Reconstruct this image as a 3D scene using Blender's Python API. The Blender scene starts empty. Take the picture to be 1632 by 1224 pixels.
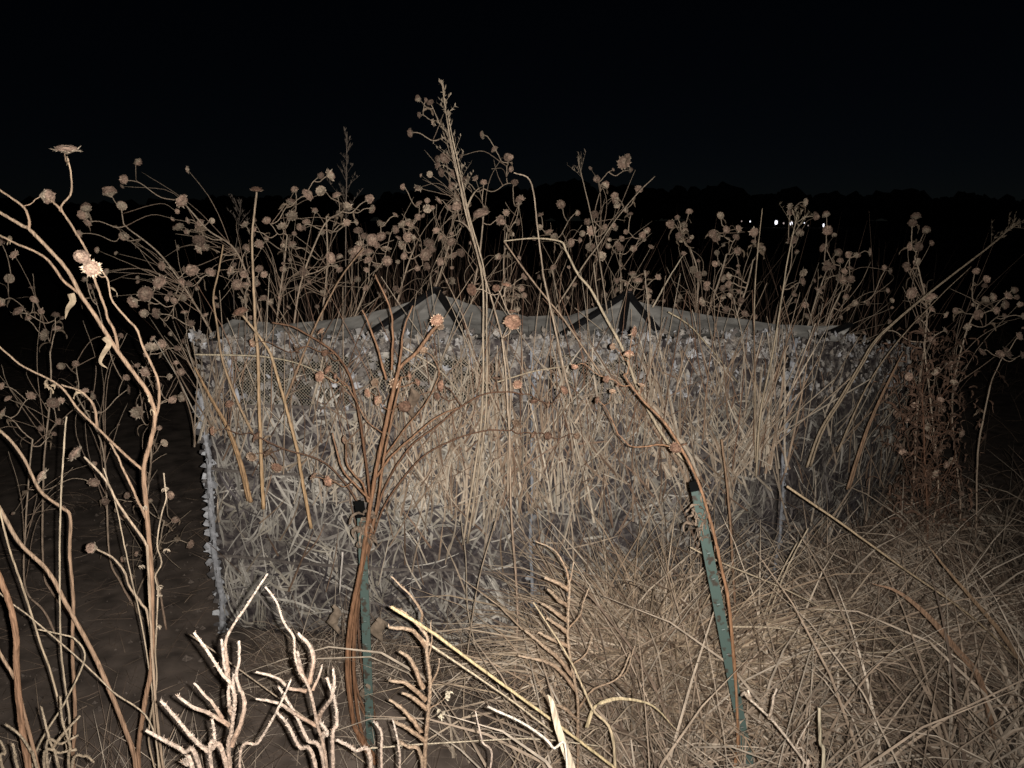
import bpy, math, random
import numpy as np
from mathutils import Vector, Matrix

# ------------------------------------------------------------------ camera, sky, light, exposure
SC = bpy.context.scene
COL = SC.collection
CAM_H, PITCH, FPX = 1.6, math.radians(12.4), 1187.0
cam = bpy.data.objects.new('camera', bpy.data.cameras.new('camera'))
COL.objects.link(cam)
cam.location = (0, 0, CAM_H)
cam.rotation_euler = (math.pi/2 - PITCH, 0, 0)
cam.data.sensor_width = 36.0
cam.data.lens = 36.0*FPX/1632.0
cam.data.clip_start, cam.data.clip_end = 0.05, 3000
SC.camera = cam

W = bpy.data.worlds.new('World'); SC.world = W; W.use_nodes = True
nt = W.node_tree
sky = nt.nodes.new('ShaderNodeTexSky'); sky.sky_type = 'NISHITA'; sky.sun_disc = False
sky.sun_elevation = math.radians(38); sky.sun_rotation = math.radians(200)
bg = nt.nodes['Background']; sky.altitude = 3000; sky.dust_density = 0.0; sky.air_density = .8; bg.inputs['Strength'].default_value = 0.00028
nt.links.new(sky.outputs[0], bg.inputs['Color'])

moon = bpy.data.objects.new('moonlight', bpy.data.lights.new('moonlight', 'SUN')); COL.objects.link(moon)
moon.data.energy = 0.002; moon.data.angle = math.radians(0.5); moon.data.color = (1.0, .97, .92)
moon.rotation_euler = (math.radians(52), 0, math.radians(-20))

# the phone's flash beside the lens: the light that the photograph was taken by
flash = bpy.data.objects.new('flash_lamp', bpy.data.lights.new('flash_lamp', 'SPOT')); COL.objects.link(flash)
flash.data.energy = 305; flash.data.shadow_soft_size = 0.004
flash.data.spot_size = math.radians(112); flash.data.spot_blend = 1.0
flash.data.color = (1.0, .945, .885)
flash.location = (0.021, 0.0, CAM_H+0.003)
flash.rotation_euler = (math.radians(90-16), 0, math.radians(7))

SC.view_settings.view_transform = 'Standard'; SC.view_settings.look = 'None'
SC.view_settings.exposure = 0.0; SC.view_settings.gamma = 1.0
SC.view_settings.use_curve_mapping = False
SC.cycles.use_denoising = True
SC.cycles.max_bounces = 4

RNG = np.random.default_rng(11)
random.seed(5)
U = random.uniform
V = lambda *a: np.array(a, float)

# ------------------------------------------------------------------ helpers
cp, sp = math.cos(PITCH), math.sin(PITCH)
def ray(px, py):
    x, y = (px-816)/FPX, (612-py)/FPX
    return V(x, cp + y*sp, -sp + y*cp)
def P(px, py, D):
    """point of the place that stands D metres in front of the camera in direction (px, py)"""
    r = ray(px, py); return V(0, 0, CAM_H) + r*(D/r[1])
def PXM(D): return D/FPX/cp        # metres of one photo pixel at distance D
def G(px, D): 
    p = P(px, 612, D); return V(p[0], D, 0.0)

def tag(o, label=None, cat=None, group=None, kind=None):
    if label: o['label'] = label
    if cat: o['category'] = cat
    if group: o['group'] = group
    if kind: o['kind'] = kind
    return o
def empty(name, loc, label, cat, group=None):
    o = bpy.data.objects.new(name, None); COL.objects.link(o); o.location = Vector(loc)
    o.empty_display_size = 0.1
    return tag(o, label, cat, group)

class MB:
    def __init__(s): s.v, s.f, s.c, s.n = [], [], [], 0
    def add(s, v, f, c):
        v = np.asarray(v, float); 
        c = np.asarray(c, float)
        if c.ndim == 1: c = np.tile(c[:3], (len(v), 1))
        s.v.append(v); s.c.append(c)
        s.f += [tuple(i+s.n for i in q) for q in f]; s.n += len(v)
    def mesh(s, name, mat, smooth=False, origin=None):
        me = bpy.data.meshes.new(name)
        v = np.vstack(s.v)
        if origin is not None: v = v - np.asarray(origin)
        me.from_pydata(v.tolist(), [], s.f)
        c = np.hstack([np.vstack(s.c), np.ones((s.n, 1))]).astype(np.float32)
        a = me.color_attributes.new('tone', 'FLOAT_COLOR', 'POINT'); a.data.foreach_set('color', c.ravel())
        for m in (mat if isinstance(mat, (list, tuple)) else [mat]): me.materials.append(m)
        if smooth: me.polygons.foreach_set('use_smooth', [True]*len(me.polygons))
        me.update(); return me
    def build(s, name, mat, parent=None, smooth=False):
        org = None if parent is None else np.array(parent.location)
        if parent is not None and parent.parent is not None: org = org + np.array(parent.parent.location)
        o = bpy.data.objects.new(name, s.mesh(name, mat, smooth, org)); COL.objects.link(o)
        if parent is not None: o.parent = parent
        return o

def smooth_path(pts, per=6):
    pts = np.asarray(pts, float); n = len(pts)
    if n < 3: 
        t = np.linspace(0, 1, per+1)[:, None]; return pts[0]*(1-t)+pts[-1]*t
    out = []
    q = np.vstack([2*pts[0]-pts[1], pts, 2*pts[-1]-pts[-2]])
    for i in range(1, n):
        a, b, c, d = q[i-1], q[i], q[i+1], q[i+2]
        for t in np.linspace(0, 1, per, endpoint=False):
            out.append(.5*(2*b+(c-a)*t+(2*a-5*b+4*c-d)*t*t+(3*b-a-3*c+d)*t**3))
    out.append(pts[-1]); return np.array(out)

def tube(mb, path, r0, r1, col, sides=5, rough=0.0, jag=0.0, col1=None):
    path = np.asarray(path, float); n = len(path)
    t = np.gradient(path, axis=0); t /= np.linalg.norm(t, axis=1)[:, None]+1e-9
    ref = V(0, 0, 1) if abs(t[0][2]) < .9 else V(0, 1, 0)
    u = np.cross(ref, t[0]); u /= np.linalg.norm(u)
    rr = np.linspace(r0, r1, n)
    rings = []
    for i in range(n):
        u = u - t[i]*np.dot(u, t[i]); u /= np.linalg.norm(u)+1e-9
        w = np.cross(t[i], u)
        for k in range(sides):
            a = 2*math.pi*k/sides
            r = rr[i]*(1+rough*RNG.normal())
            rings.append(path[i]+(u*math.cos(a)+w*math.sin(a))*r + (t[i]*jag*RNG.normal()*rr[i] if jag else 0))
    f = []
    for i in range(n-1):
        for k in range(sides):
            k2 = (k+1) % sides
            f.append((i*sides+k, i*sides+k2, (i+1)*sides+k2, (i+1)*sides+k))
    f.append(tuple(range(sides-1, -1, -1))); f.append(tuple((n-1)*sides+k for k in range(sides)))
    c = np.asarray(col, float)
    if col1 is not None:
        s = np.repeat(np.linspace(0, 1, n), sides)[:, None]; c = c*(1-s)+np.asarray(col1)*s
    mb.add(rings, f, c)

def wiggle(path, amp):
    n = len(path); 
    if n < 3: return path
    d = np.cumsum(RNG.normal(size=(n, 3)), axis=0); d -= np.linspace(0, 1, n)[:, None]*d[-1]
    return path + d*amp*min(1, 12.0/n)

def blade(mb, path, w, col, side=None, fold=.25, taper=True):
    """a grass blade: narrow folded ribbon along the path"""
    path = np.asarray(path, float); n = len(path)
    t = np.gradient(path, axis=0); t /= np.linalg.norm(t, axis=1)[:, None]+1e-9
    if side is None:
        side = RNG.normal(size=3)
    v = []; 
    for i in range(n):
        s = side-t[i]*np.dot(side, t[i]); s /= np.linalg.norm(s)+1e-9
        nn = np.cross(t[i], s)
        k = w*.5*((1-(i/(n-1))**2.2)*.92+.08 if taper else 1)
        v += [path[i]-s*k, path[i]+nn*k*fold, path[i]+s*k]
    f = []
    for i in range(n-1):
        a = i*3; f += [(a, a+1, a+4, a+3), (a+1, a+2, a+5, a+4)]
    mb.add(v, f, col)

def arc(p, az, lean, L, droop, n=5):
    """blade path starting at p, leaning 'lean' from vertical towards az, drooping on"""
    s = np.linspace(0, 1, n+1); out = [np.array(p, float)]
    for i in range(n):
        th = lean+droop*s[i]
        d = V(math.sin(th)*math.cos(az), math.sin(th)*math.sin(az), math.cos(th))
        out.append(out[-1]+d*L/n)
    return np.array(out)

# ------------------------------------------------------------------ materials
def mat(name, base=None, rough=.8, noise=.35, scale=60, attr=True, objvar=0.0, bump=0.0, trans=0.0, stretch=None, spec=.25):
    m = bpy.data.materials.new(name); m.use_nodes = True
    N, Lk = m.node_tree.nodes, m.node_tree.links
    b = N['Principled BSDF']; b.inputs['Roughness'].default_value = rough
    b.inputs['Specular IOR Level'].default_value = spec
    if attr:
        c = N.new('ShaderNodeAttribute'); c.attribute_name = 'tone'; src = c.outputs['Color']
    else:
        c = N.new('ShaderNodeRGB'); c.outputs[0].default_value = (*base, 1); src = c.outputs[0]
    tc = N.new('ShaderNodeTexCoord'); nz = N.new('ShaderNodeTexNoise')
    nz.inputs['Scale'].default_value = scale; nz.inputs['Detail'].default_value = 5
    vec = tc.outputs['Object']
    if stretch:
        mp = N.new('ShaderNodeMapping'); mp.inputs['Scale'].default_value = stretch
        Lk.new(vec, mp.inputs['Vector']); vec = mp.outputs[0]
    Lk.new(vec, nz.inputs['Vector'])
    mr = N.new('ShaderNodeMapRange'); mr.inputs[1].default_value = .3; mr.inputs[2].default_value = .7
    mr.inputs[3].default_value = 1-noise; mr.inputs[4].default_value = 1+noise
    Lk.new(nz.outputs['Fac'], mr.inputs[0])
    mx = N.new('ShaderNodeMix'); mx.data_type = 'RGBA'; mx.blend_type = 'MULTIPLY'; mx.inputs[0].default_value = 1
    Lk.new(src, mx.inputs[6]); Lk.new(mr.outputs[0], mx.inputs[7]); out = mx.outputs[2]
    if objvar:
        oi = N.new('ShaderNodeObjectInfo'); mr2 = N.new('ShaderNodeMapRange')
        mr2.inputs[3].default_value = 1-objvar; mr2.inputs[4].default_value = 1+objvar
        Lk.new(oi.outputs['Random'], mr2.inputs[0])
        m2 = N.new('ShaderNodeMix'); m2.data_type = 'RGBA'; m2.blend_type = 'MULTIPLY'; m2.inputs[0].default_value = 1
        Lk.new(out, m2.inputs[6]); Lk.new(mr2.outputs[0], m2.inputs[7]); out = m2.outputs[2]
    Lk.new(out, b.inputs['Base Color'])
    if bump:
        bp = N.new('ShaderNodeBump'); bp.inputs['Strength'].default_value = bump; bp.inputs['Distance'].default_value = .004
        Lk.new(nz.outputs['Fac'], bp.inputs['Height']); Lk.new(bp.outputs[0], b.inputs['Normal'])
    if trans:
        tl = N.new('ShaderNodeBsdfTranslucent'); Lk.new(out, tl.inputs['Color'])
        ms = N.new('ShaderNodeMixShader'); ms.inputs[0].default_value = trans
        Lk.new(b.outputs[0], ms.inputs[1]); Lk.new(tl.outputs[0], ms.inputs[2])
        Lk.new(ms.outputs[0], N['Material Output'].inputs['Surface'])
    return m
M_GRASS = mat('dry_grass', noise=.3, scale=25, rough=.75, trans=.12)
M_STEM = mat('dry_stem', noise=.5, scale=260, rough=.75, bump=.7, stretch=(1, 1, .1), spec=.06)
M_TWIG = mat('rough_bark', noise=.45, scale=160, rough=.85, bump=.8)
M_HEAD = mat('seed_head', noise=.5, scale=4, rough=.9, objvar=.5, bump=.6)
M_LEAF = mat('withered_leaf', noise=.4, scale=60, rough=.9, trans=.1)
M_CAMO = mat('camouflage_print', noise=.25, scale=35, rough=.85)
M_ROOF = mat('roof_fabric', (.45, .435, .40), noise=.35, scale=14, rough=.9, attr=False, bump=.3)
M_POLE = mat('black_pole', (.012, .012, .013), noise=.3, scale=30, rough=.6, attr=False)
M_STRAP = mat('strap_webbing', (.13, .112, .1), noise=.3, scale=90, rough=.9, attr=False)
M_NET = mat('window_net', (.30, .27, .215), noise=.2, scale=20, rough=.85, attr=False)
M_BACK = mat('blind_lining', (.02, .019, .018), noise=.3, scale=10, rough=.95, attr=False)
M_TRIM = mat('frayed_trim', noise=.35, scale=50, rough=.9)
M_SOIL = mat('soil', (.125, .098, .08), noise=.5, scale=9, rough=1, attr=False, bump=.6)
M_CAP = mat('black_cap', (.004, .004, .004), noise=.2, scale=40, rough=.9, attr=False, spec=.05)
M_WOOD = mat('far_foliage', (.12, .12, .11), noise=.3, scale=1, rough=1, attr=False, spec=0)

# green stake paint: dull, chipped
M_STAKE = bpy.data.materials.new('green_paint'); M_STAKE.use_nodes = True
_n, _l = M_STAKE.node_tree.nodes, M_STAKE.node_tree.links
_b = _n['Principled BSDF']; _b.inputs['Roughness'].default_value = .5
_t = _n.new('ShaderNodeTexCoord'); _z = _n.new('ShaderNodeTexNoise'); _z.inputs['Scale'].default_value = 55; _z.inputs['Detail'].default_value = 6
_l.new(_t.outputs['Object'], _z.inputs['Vector'])
_r = _n.new('ShaderNodeValToRGB'); _l.new(_z.outputs['Fac'], _r.inputs[0])
_r.color_ramp.elements[0].position = .38; _r.color_ramp.elements[0].color = (.05, .04, .03, 1)
_r.color_ramp.elements[1].position = .46; _r.color_ramp.elements[1].color = (.07, .105, .092, 1)
_l.new(_r.outputs[0], _b.inputs['Base Color'])

# printed camo fabric: dark purple-grey ground with mid-tone blotches and streaks
M_FAB = bpy.data.materials.new('camo_fabric'); M_FAB.use_nodes = True
_n, _l = M_FAB.node_tree.nodes, M_FAB.node_tree.links
_b = _n['Principled BSDF']; _b.inputs['Roughness'].default_value = .9; _b.inputs['Specular IOR Level'].default_value = .1
_t = _n.new('ShaderNodeTexCoord'); _z = _n.new('ShaderNodeTexNoise'); _z.inputs['Scale'].default_value = 26; _z.inputs['Detail'].default_value = 5; _z.inputs['Distortion'].default_value = 1.6
_l.new(_t.outputs['Object'], _z.inputs['Vector'])
_r = _n.new('ShaderNodeValToRGB'); _l.new(_z.outputs['Fac'], _r.inputs[0])
_e = _r.color_ramp.elements
_e[0].position = .34; _e[0].color = (.034, .029, .031, 1); _e[1].position = .72; _e[1].color = (.26, .235, .205, 1)
_x = _e.new(.5); _x.color = (.075, .064, .062, 1); _x = _e.new(.6); _x.color = (.15, .132, .118, 1)
_l.new(_r.outputs[0], _b.inputs['Base Color'])

# ------------------------------------------------------------------ ground
def hill(x, y): return .012*np.sin(x*3.1+1)*np.sin(y*2.3)+.01*np.sin(x*7+y*5)+.006*np.sin(x*17-y*13)
xs = np.concatenate([-np.geomspace(1500, 5, 14), np.linspace(-4, 4, 90), np.geomspace(5, 1500, 14)])
ys = np.concatenate([[-200, -30, -5], np.linspace(-1, 7, 90), np.geomspace(8, 2200, 16)])
X, Y = np.meshgrid(xs, ys); near = np.exp(-((Y-2.5)/5)**2-(X/5)**2)
Z = hill(X, Y)*near + RNG.normal(size=X.shape)*.006*near - .02
gm = MB(); nx = len(xs)
gm.add(np.stack([X, Y, Z], -1).reshape(-1, 3), [(j*nx+i, j*nx+i+1, (j+1)*nx+i+1, (j+1)*nx+i) for j in range(len(ys)-1) for i in range(nx-1)], V(.06, .045, .035))
tag(gm.build('ground', M_SOIL, smooth=True), 'bare dark soil under the weeds running out to the field', kind='structure')

# far wood and the lights in front of it
wd = MB()
for k in range(620):
    x = U(-260, 260); y = U(200, 235); h = U(6.5, 9.0)*(1+.3*math.sin(x*.021+1)+.08*math.sin(x*.07))
    r = U(2, 4.5); n = 9
    for j in range(5):
        c = V(x+U(-r, r)*.6, y+U(-2, 2), h*U(.35, .85)); rr = r*U(.5, .9)
        vs = [c+rr*V(math.cos(a)*U(.7, 1.15), U(-.4, .4), math.sin(a)*U(.7, 1.15)) for a in np.linspace(0, 2*math.pi, n, endpoint=False)]
        vs.append(c+V(0, -rr*.8, 0)); vs.append(c+V(0, rr*.8, 0))
        wd.add(vs, [(i, (i+1) % n, n) for i in range(n)]+[((i+1) % n, i, n+1) for i in range(n)], V(.03, .035, .03))
tag(wd.build('far_wood', M_WOOD), 'black line of far trees along the horizon', 'trees', kind='stuff')

M_LAMP = bpy.data.materials.new('lamp_glow'); M_LAMP.use_nodes = True
_b = M_LAMP.node_tree.nodes['Principled BSDF']; _b.inputs['Base Color'].default_value = (.8, .8, .8, 1)
_b.inputs['Emission Color'].default_value = (.93, .92, 1, 1); _b.inputs['Emission Strength'].default_value = 1.6
M_LAMPW = bpy.data.materials.new('dim_lamp_glow'); M_LAMPW.use_nodes = True
_b = M_LAMPW.node_tree.nodes['Principled BSDF']; _b.inputs['Base Color'].default_value = (.8, .8, .8, 1)
_b.inputs['Emission Color'].default_value = (1, .78, .72, 1); _b.inputs['Emission Strength'].default_value = .35
def far_lamp(px, py, rpx, m, label, D=170.0, tall=1.15):
    p = P(px, py, D); r = rpx*PXM(D)
    root = empty('yard_light', (p[0], D, 0), label, 'light', 'lights far off in front of the wood')
    b = MB(); b2 = MB(); n = 10
    vs = []; 
    for i in range(7):
        th = math.pi*i/6
        for k in range(n):
            a = 2*math.pi*k/n; vs.append(p+r*V(math.sin(th)*math.cos(a)*.85, math.sin(th)*math.sin(a), math.cos(th)*tall))
    b.add(vs, [(i*n+k, i*n+(k+1) % n, (i+1)*n+(k+1) % n, (i+1)*n+k) for i in range(6) for k in range(n)], V(1, 1, 1))
    b.build('lamp_globe', m, root, smooth=True)
    tube(b2, [V(p[0], D, -.1), V(p[0], D, p[2]-r*.9)], .08, .06, V(.05, .05, .05), 6); b2.build('post', M_POLE, root)
    tube_ = MB(); q = p+V(0, 0, r*1.15); tube(tube_, [q, q+V(0, 0, r*.25)], r*.8, r*.3, V(.05, .05, .05), 8); tube_.build('lamp_hood', M_POLE, root)
far_lamp(1182, 352.6, 1.0, M_LAMPW, 'faint distant light, leftmost of the lights on the horizon')
far_lamp(1195.5, 353, 1.2, M_LAMP, 'small white distant light, second from left on the horizon')
far_lamp(1237, 354.5, 2.7, M_LAMP, 'brightest white distant light above the right half of the blind', tall=1.3)
far_lamp(1249, 355.8, 1.3, M_LAMPW, 'faint pinkish distant light between the two brightest ones')
far_lamp(1261, 356, 2.4, M_LAMP, 'second of the two brightest white distant lights, on their right', tall=1.3)
far_lamp(1268.5, 355, 1.1, M_LAMPW, 'faint distant light touching the right bright light')
far_lamp(1282, 355.3, .9, M_LAMP, 'tiny white distant light right of the two bright lights')
far_lamp(1288, 359.5, .9, M_LAMPW, 'faintest distant light, lowest of the row on the horizon')
far_lamp(1312.5, 359, 1.5, M_LAMP, 'tall narrow white distant light, rightmost on the horizon', tall=1.9)

# ------------------------------------------------------------------ the blind
def top_z(py, D): return P(816, py, D)[2]
NODE = {'A': (G(322, 2.70), top_z(543, 2.70)), 'B': (G(846, 2.53), top_z(541, 2.53)),
        'C': (G(1256, 2.92), top_z(538, 2.92)), 'E': (G(1452, 3.75), top_z(556, 3.75)),
        'F': (V(.75, 4.25, 0), 1.0), 'H': (V(-1.2, 3.95, 0), 1.05)}
CEN = V(.15, 3.3, 0)
class Panel:
    def __init__(s, a, b, seed):
        s.a, s.za = NODE[a]; s.b, s.zb = NODE[b]; s.seed = seed
        d = s.b-s.a; s.L = np.linalg.norm(d); s.t = d/s.L
        n = V(s.t[1], -s.t[0], 0)
        if np.dot(n, (s.a+s.b)/2-CEN) < 0: n = -n
        s.n = n
    def top(s, u): return s.za+(s.zb-s.za)*u
    def pos(s, u, v, off=0.0):
        """u along the panel, v 0..1 up, off metres proud"""
        k = s.seed
        bulge = .035*math.sin(math.pi*min(max(u, 0), 1))*math.sin(math.pi*min(max(v, 0), 1)*.9)
        wr = .006*math.sin(u*19+k+3*math.sin(v*5+k))+.005*math.sin(v*23+u*11+2*k)+.004*math.sin(u*43-v*17+k)
        return s.a+s.t*s.L*u+V(0, 0, 1)*(v*s.top(u)) + s.n*(bulge+wr+off)
AB, BC, CE = Panel('A', 'B', 1.3), Panel('B', 'C', 4.1), Panel('C', 'E', 7.7)
EF, FH, HA = Panel('E', 'F', 2.2), Panel('F', 'H', 5.2), Panel('H', 'A', 8.8)
blind = empty('hunting_blind', (.05, 2.8, 0), 'low camouflage hunting blind with two peaked roof hubs, hidden among dry weeds', 'hunting blind')

def sheet(pn, name, u0, u1, v0, v1, nu, nv, m, off=0.0, thick=.006):
    mb = MB(); vs = []
    for o in (off, off-thick):
        for j in range(nv+1):
            for i in range(nu+1):
                vs.append(pn.pos(u0+(u1-u0)*i/nu, v0+(v1-v0)*j/nv, o))
    w = nu+1; N1 = w*(nv+1)
    f = [(j*w+i, j*w+i+1, (j+1)*w+i+1, (j+1)*w+i) for j in range(nv) for i in range(nu)]
    f += [tuple(N1+k for k in reversed(q)) for q in f]
    for i in range(nu):
        f.append((i+1, i, N1+i, N1+i+1)); t = nv*w; f.append((t+i, t+i+1, N1+t+i+1, N1+t+i))
    for j in range(nv):
        f.append((j*w, (j+1)*w, N1+(j+1)*w, N1+j*w)); e = j*w+nu; f.append((e+w, e, N1+e, N1+e+w))
    mb.add(vs, f, V(.1, .1, .1)); return mb.build(name, m, blind, smooth=True)
VB, VT = .80, .955          # window band of the front panels
for pn, nm in ((AB, 'front_panel'), (BC, 'front_panel')):
    o = sheet(pn, nm, 0.001, .999, .005, VB, 40, 22, M_FAB)
    sheet(pn, 'valance', 0.001, .999, VT, 1.0, 40, 3, M_FAB)
    for u0, u1 in ((.001, .085), (.5-.03, .5+.03), (.915, .999)) if pn is AB else ((.001, .06), (.42, .999)):
        sheet(pn, 'window_divider', u0, u1, VB, VT, 4, 4, M_FAB)
sheet(CE, 'side_panel', .001, .988, .005, 1.0, 24, 22, M_FAB)
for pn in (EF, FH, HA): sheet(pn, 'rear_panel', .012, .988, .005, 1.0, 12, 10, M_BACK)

# window netting: diamond net of real strands
for pn, ua, ub in ((AB, .085, .915), (BC, .06, .42)):
    nb = MB(); hgt = (VT-VB)*pn.za; st = .0125
    wlen = (ub-ua)*pn.L; k = -hgt
    while k < wlen:
        for sg in (1, -1):
            x0, x1 = (k, k+hgt) if sg > 0 else (k+hgt, k)
            pts = []
            for t in np.linspace(0, 1, 5):
                x = x0+(x1-x0)*t
                if 0 <= x <= wlen: pts.append(pn.pos(ua+x/pn.L, VB+(VT-VB)*t, .002 if sg > 0 else -.001))
            if len(pts) > 1:
                for a_, b_ in zip(pts[:-1], pts[1:]):
                    h = V(0, 0, .0009)
                    d = pn.n*.0012
                    nb.add([a_-h, b_-h, b_+h, a_+h, a_-h-d, b_-h-d, b_+h-d, a_+h-d], [(0, 1, 2, 3), (7, 6, 5, 4), (3, 2, 6, 7), (1, 0, 4, 5)], V(.3, .3, .3))
        k += st
    tag(nb.build('window_net', M_NET, blind), kind='stuff')

# straps that hold the tucked stalks
STRAPS = []
for pn, v in ((AB, .585), (AB, .285), (AB, .80), (BC, .62), (BC, .30), (BC, .80), (CE, .62)):
    mb = MB(); n = 30; hw = .0045
    for i in range(n):
        q = []
        for uu in (i/n, (i+1)/n):
            uu = .015+.97*uu
            q += [pn.pos(uu, v-hw, .03), pn.pos(uu, v+hw, .03), pn.pos(uu, v-hw, .026), pn.pos(uu, v+hw, .026)]
        mb.add(q, [(0, 4, 5, 1), (2, 3, 7, 6), (1, 5, 7, 3), (4, 0, 2, 6)], V(.1, .1, .1))
    mb.build('strap', M_STRAP, blind)

# die-cut camouflage leaves on the fabric
GREY = [V(.40, .37, .32), V(.33, .305, .265), V(.45, .42, .37), V(.25, .225, .2), V(.36, .325, .265), V(.17, .15, .14), V(.08, .07, .072), V(.42, .39, .34)]
def camo_blade(mb, pn, u, v, ang, L, w, col, off):
    n = 5; cv = U(-1.1, 1.1); pts = []; x, y = u*pn.L, v*pn.top(u)
    base = []
    for i in range(n+1):
        base.append((x, y)); x += math.cos(ang)*L/n; y += math.sin(ang)*L/n; ang += cv/n
    vs = []
    for i, (x, y) in enumerate(base):
        j = min(i, n-1); dx, dy = base[j+1][0]-base[j][0], base[j+1][1]-base[j][1]
        d = math.hypot(dx, dy); dx, dy = dx/d, dy/d
        k = w*.5*[.35, .8, 1, .85, .5, .06][i]
        o = off+.006*math.sin(math.pi*i/n)
        for s_ in (-1, 1):
            uu = (x-s_*dy*k)/pn.L; zz = (y+s_*dx*k)/pn.top(u)
            if not (0.0 <= uu <= 1.0 and 0.0 <= zz <= 1.03): return
            vs.append(pn.pos(uu, zz, o+(.002 if s_ > 0 else 0)))
    mb.add(vs, [(2*i, 2*i+1, 2*i+3, 2*i+2) for i in range(n)], col)
for pn, cl in ((AB, 430), (BC, 400), (CE, 260)):
    mb = MB()
    for k in range(cl):
        u, v = U(.02, .98), U(.02, .79); a0 = U(0, 6.28); kind = random.random()
        c0 = random.choice(GREY)*U(.6, 1.1)
        if kind < .45:                      # leaning tuft
            m0 = math.pi/2+RNG.normal()*.6
            for j in range(random.randint(2, 6)): camo_blade(mb, pn, u+U(-.02, .02), v, m0+RNG.normal()*.35, U(.07, .24), U(.003, .0095), c0*U(.75, 1.25), U(.003, .016))
        elif kind < .85:                    # single stray blades
            for j in range(2): camo_blade(mb, pn, U(.02, .98), U(.02, .78), U(0, 6.28), U(.05, .24), U(.003, .011), random.choice(GREY)*U(.5, 1.15), U(.003, .016))
        else:                               # broad leaf rosette
            nb_ = random.randint(4, 8)
            for j in range(nb_): camo_blade(mb, pn, u, v, a0+U(-.5, .5)+j*6.28/nb_, U(.04, .13), U(.005, .013), c0*U(.8, 1.2), U(.003, .016))
    tag(mb.build('camo_leaf_layer', M_CAMO, blind), 'pale reed-leaf camouflage on the dark panel', kind='stuff')
# broad ragged flaps: valance, window band and corner trim
BLOB = [V(.27, .255, .24), V(.33, .315, .30), V(.2, .18, .165), V(.11, .096, .088), V(.27, .235, .2), V(.16, .143, .13), V(.23, .212, .195), V(.40, .40, .41), V(.35, .325, .29), V(.3, .275, .245)]
def flap(mb, pn, u, v, size, col, off, curl=.012):
    n = random.randint(9, 13); x0, z0 = u*pn.L, v*pn.top(u); vs = [pn.pos(u, v, off)]
    st = U(.45, 1); ro = U(0, 3.14)
    for i in range(n):
        a = 2*math.pi*i/n+U(-.25, .25); r = size*(U(.7, 1.35) if i % 2 else U(.4, .9))
        ex, ey = r*math.cos(a), r*math.sin(a)*st
        ex, ey = ex*math.cos(ro)-ey*math.sin(ro), ex*math.sin(ro)+ey*math.cos(ro)
        uu, zz = (x0+ex)/pn.L, (z0+ey)/pn.top(min(max(u, 0), 1))
        vs.append(pn.pos(uu, zz, off+U(0, curl)))
    mb.add(vs, [(0, 1+i, 1+(i+1) % n) for i in range(n)], col)
for pn, u0, u1, cnt in ((AB, 0, 1, 800), (BC, 0, 1, 1000), (CE, 0, 1, 520)):
    mb = MB()
    for k in range(cnt):
        u = U(0, 1); z = random.random()
        v = U(.945, 1.03) if z < .42 else U(.79, .96)
        if v < .945 and pn is AB and random.random() < .45 and .09 < u < .9: v = U(.945, 1.02)
        if v < .945 and pn is BC and random.random() < .4 and u < .42: v = U(.945, 1.02)
        flap(mb, pn, u, v, U(.006, .021), random.choice(BLOB)*U(.7, 1.15), U(.008, .03))
    tag(mb.build('leafy_flaps', M_CAMO, blind), 'grey mottled die-cut flaps along the top band', kind='stuff')

# corner poles in pale frayed sleeves
for pn, u, vtop, w, dens, name in ((AB, .0, .83, .0125, 300, 'corner_pole'), (BC, .0, .98, .007, 110, 'corner_pole'), (CE, .0, 1.0, .007, 120, 'corner_pole')):
    mb = MB(); path = [pn.pos(u, v, .012) for v in np.linspace(0.0, vtop, 30)]
    tube(mb, wiggle(np.array(path), .0012), w, w*.9, V(.31, .315, .33) if pn is AB else V(.24, .25, .27), 8, rough=.10)
    po = mb.build(name, M_TRIM, blind, smooth=True)
    fr = MB()
    for k in range(dens):
        v = U(.0, vtop)+.04*math.sin(k*1.7); v = min(max(v, 0), vtop); s_ = .004+.022*random.random()**2
        c = random.choice([V(.34, .345, .36), V(.26, .262, .27), V(.07, .065, .065), V(.42, .43, .445), V(.12, .11, .105)])*(1 if pn is AB else .75)
        p0 = pn.pos(0, v, .012); a = U(-.4, 3.6); r0 = w*.9
        e = pn.t*math.cos(a)+pn.n*math.sin(a)
        p1 = p0+e*r0; up = V(0, 0, 1)
        vs = [p1-up*s_*.5, p1+e*s_*U(.4, 1.2)+up*s_*U(-.6, .2), p1+e*s_*U(.5, 1.5)+up*s_*U(.0, .6), p1+e*s_*U(.2, .8)+up*s_*U(.5, 1.0), p1+up*s_*.5]
        fr.add(vs, [(0, 1, 2, 3, 4)], c)
    tag(fr.build('frayed_edge', M_TRIM, po), kind='stuff')
# curled pale binding that stands in the left window
mb = MB()
pth = smooth_path([AB.pos(.105+dx, v, .02) for dx, v in ((.0, .955), (.006, .92), (.0, .885), (.012, .85), (.022, .805))], 6)
blade(mb, pth, .018, V(.36, .37, .4), side=AB.t, taper=False); mb.build('window_binding', M_TRIM, blind)

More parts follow.
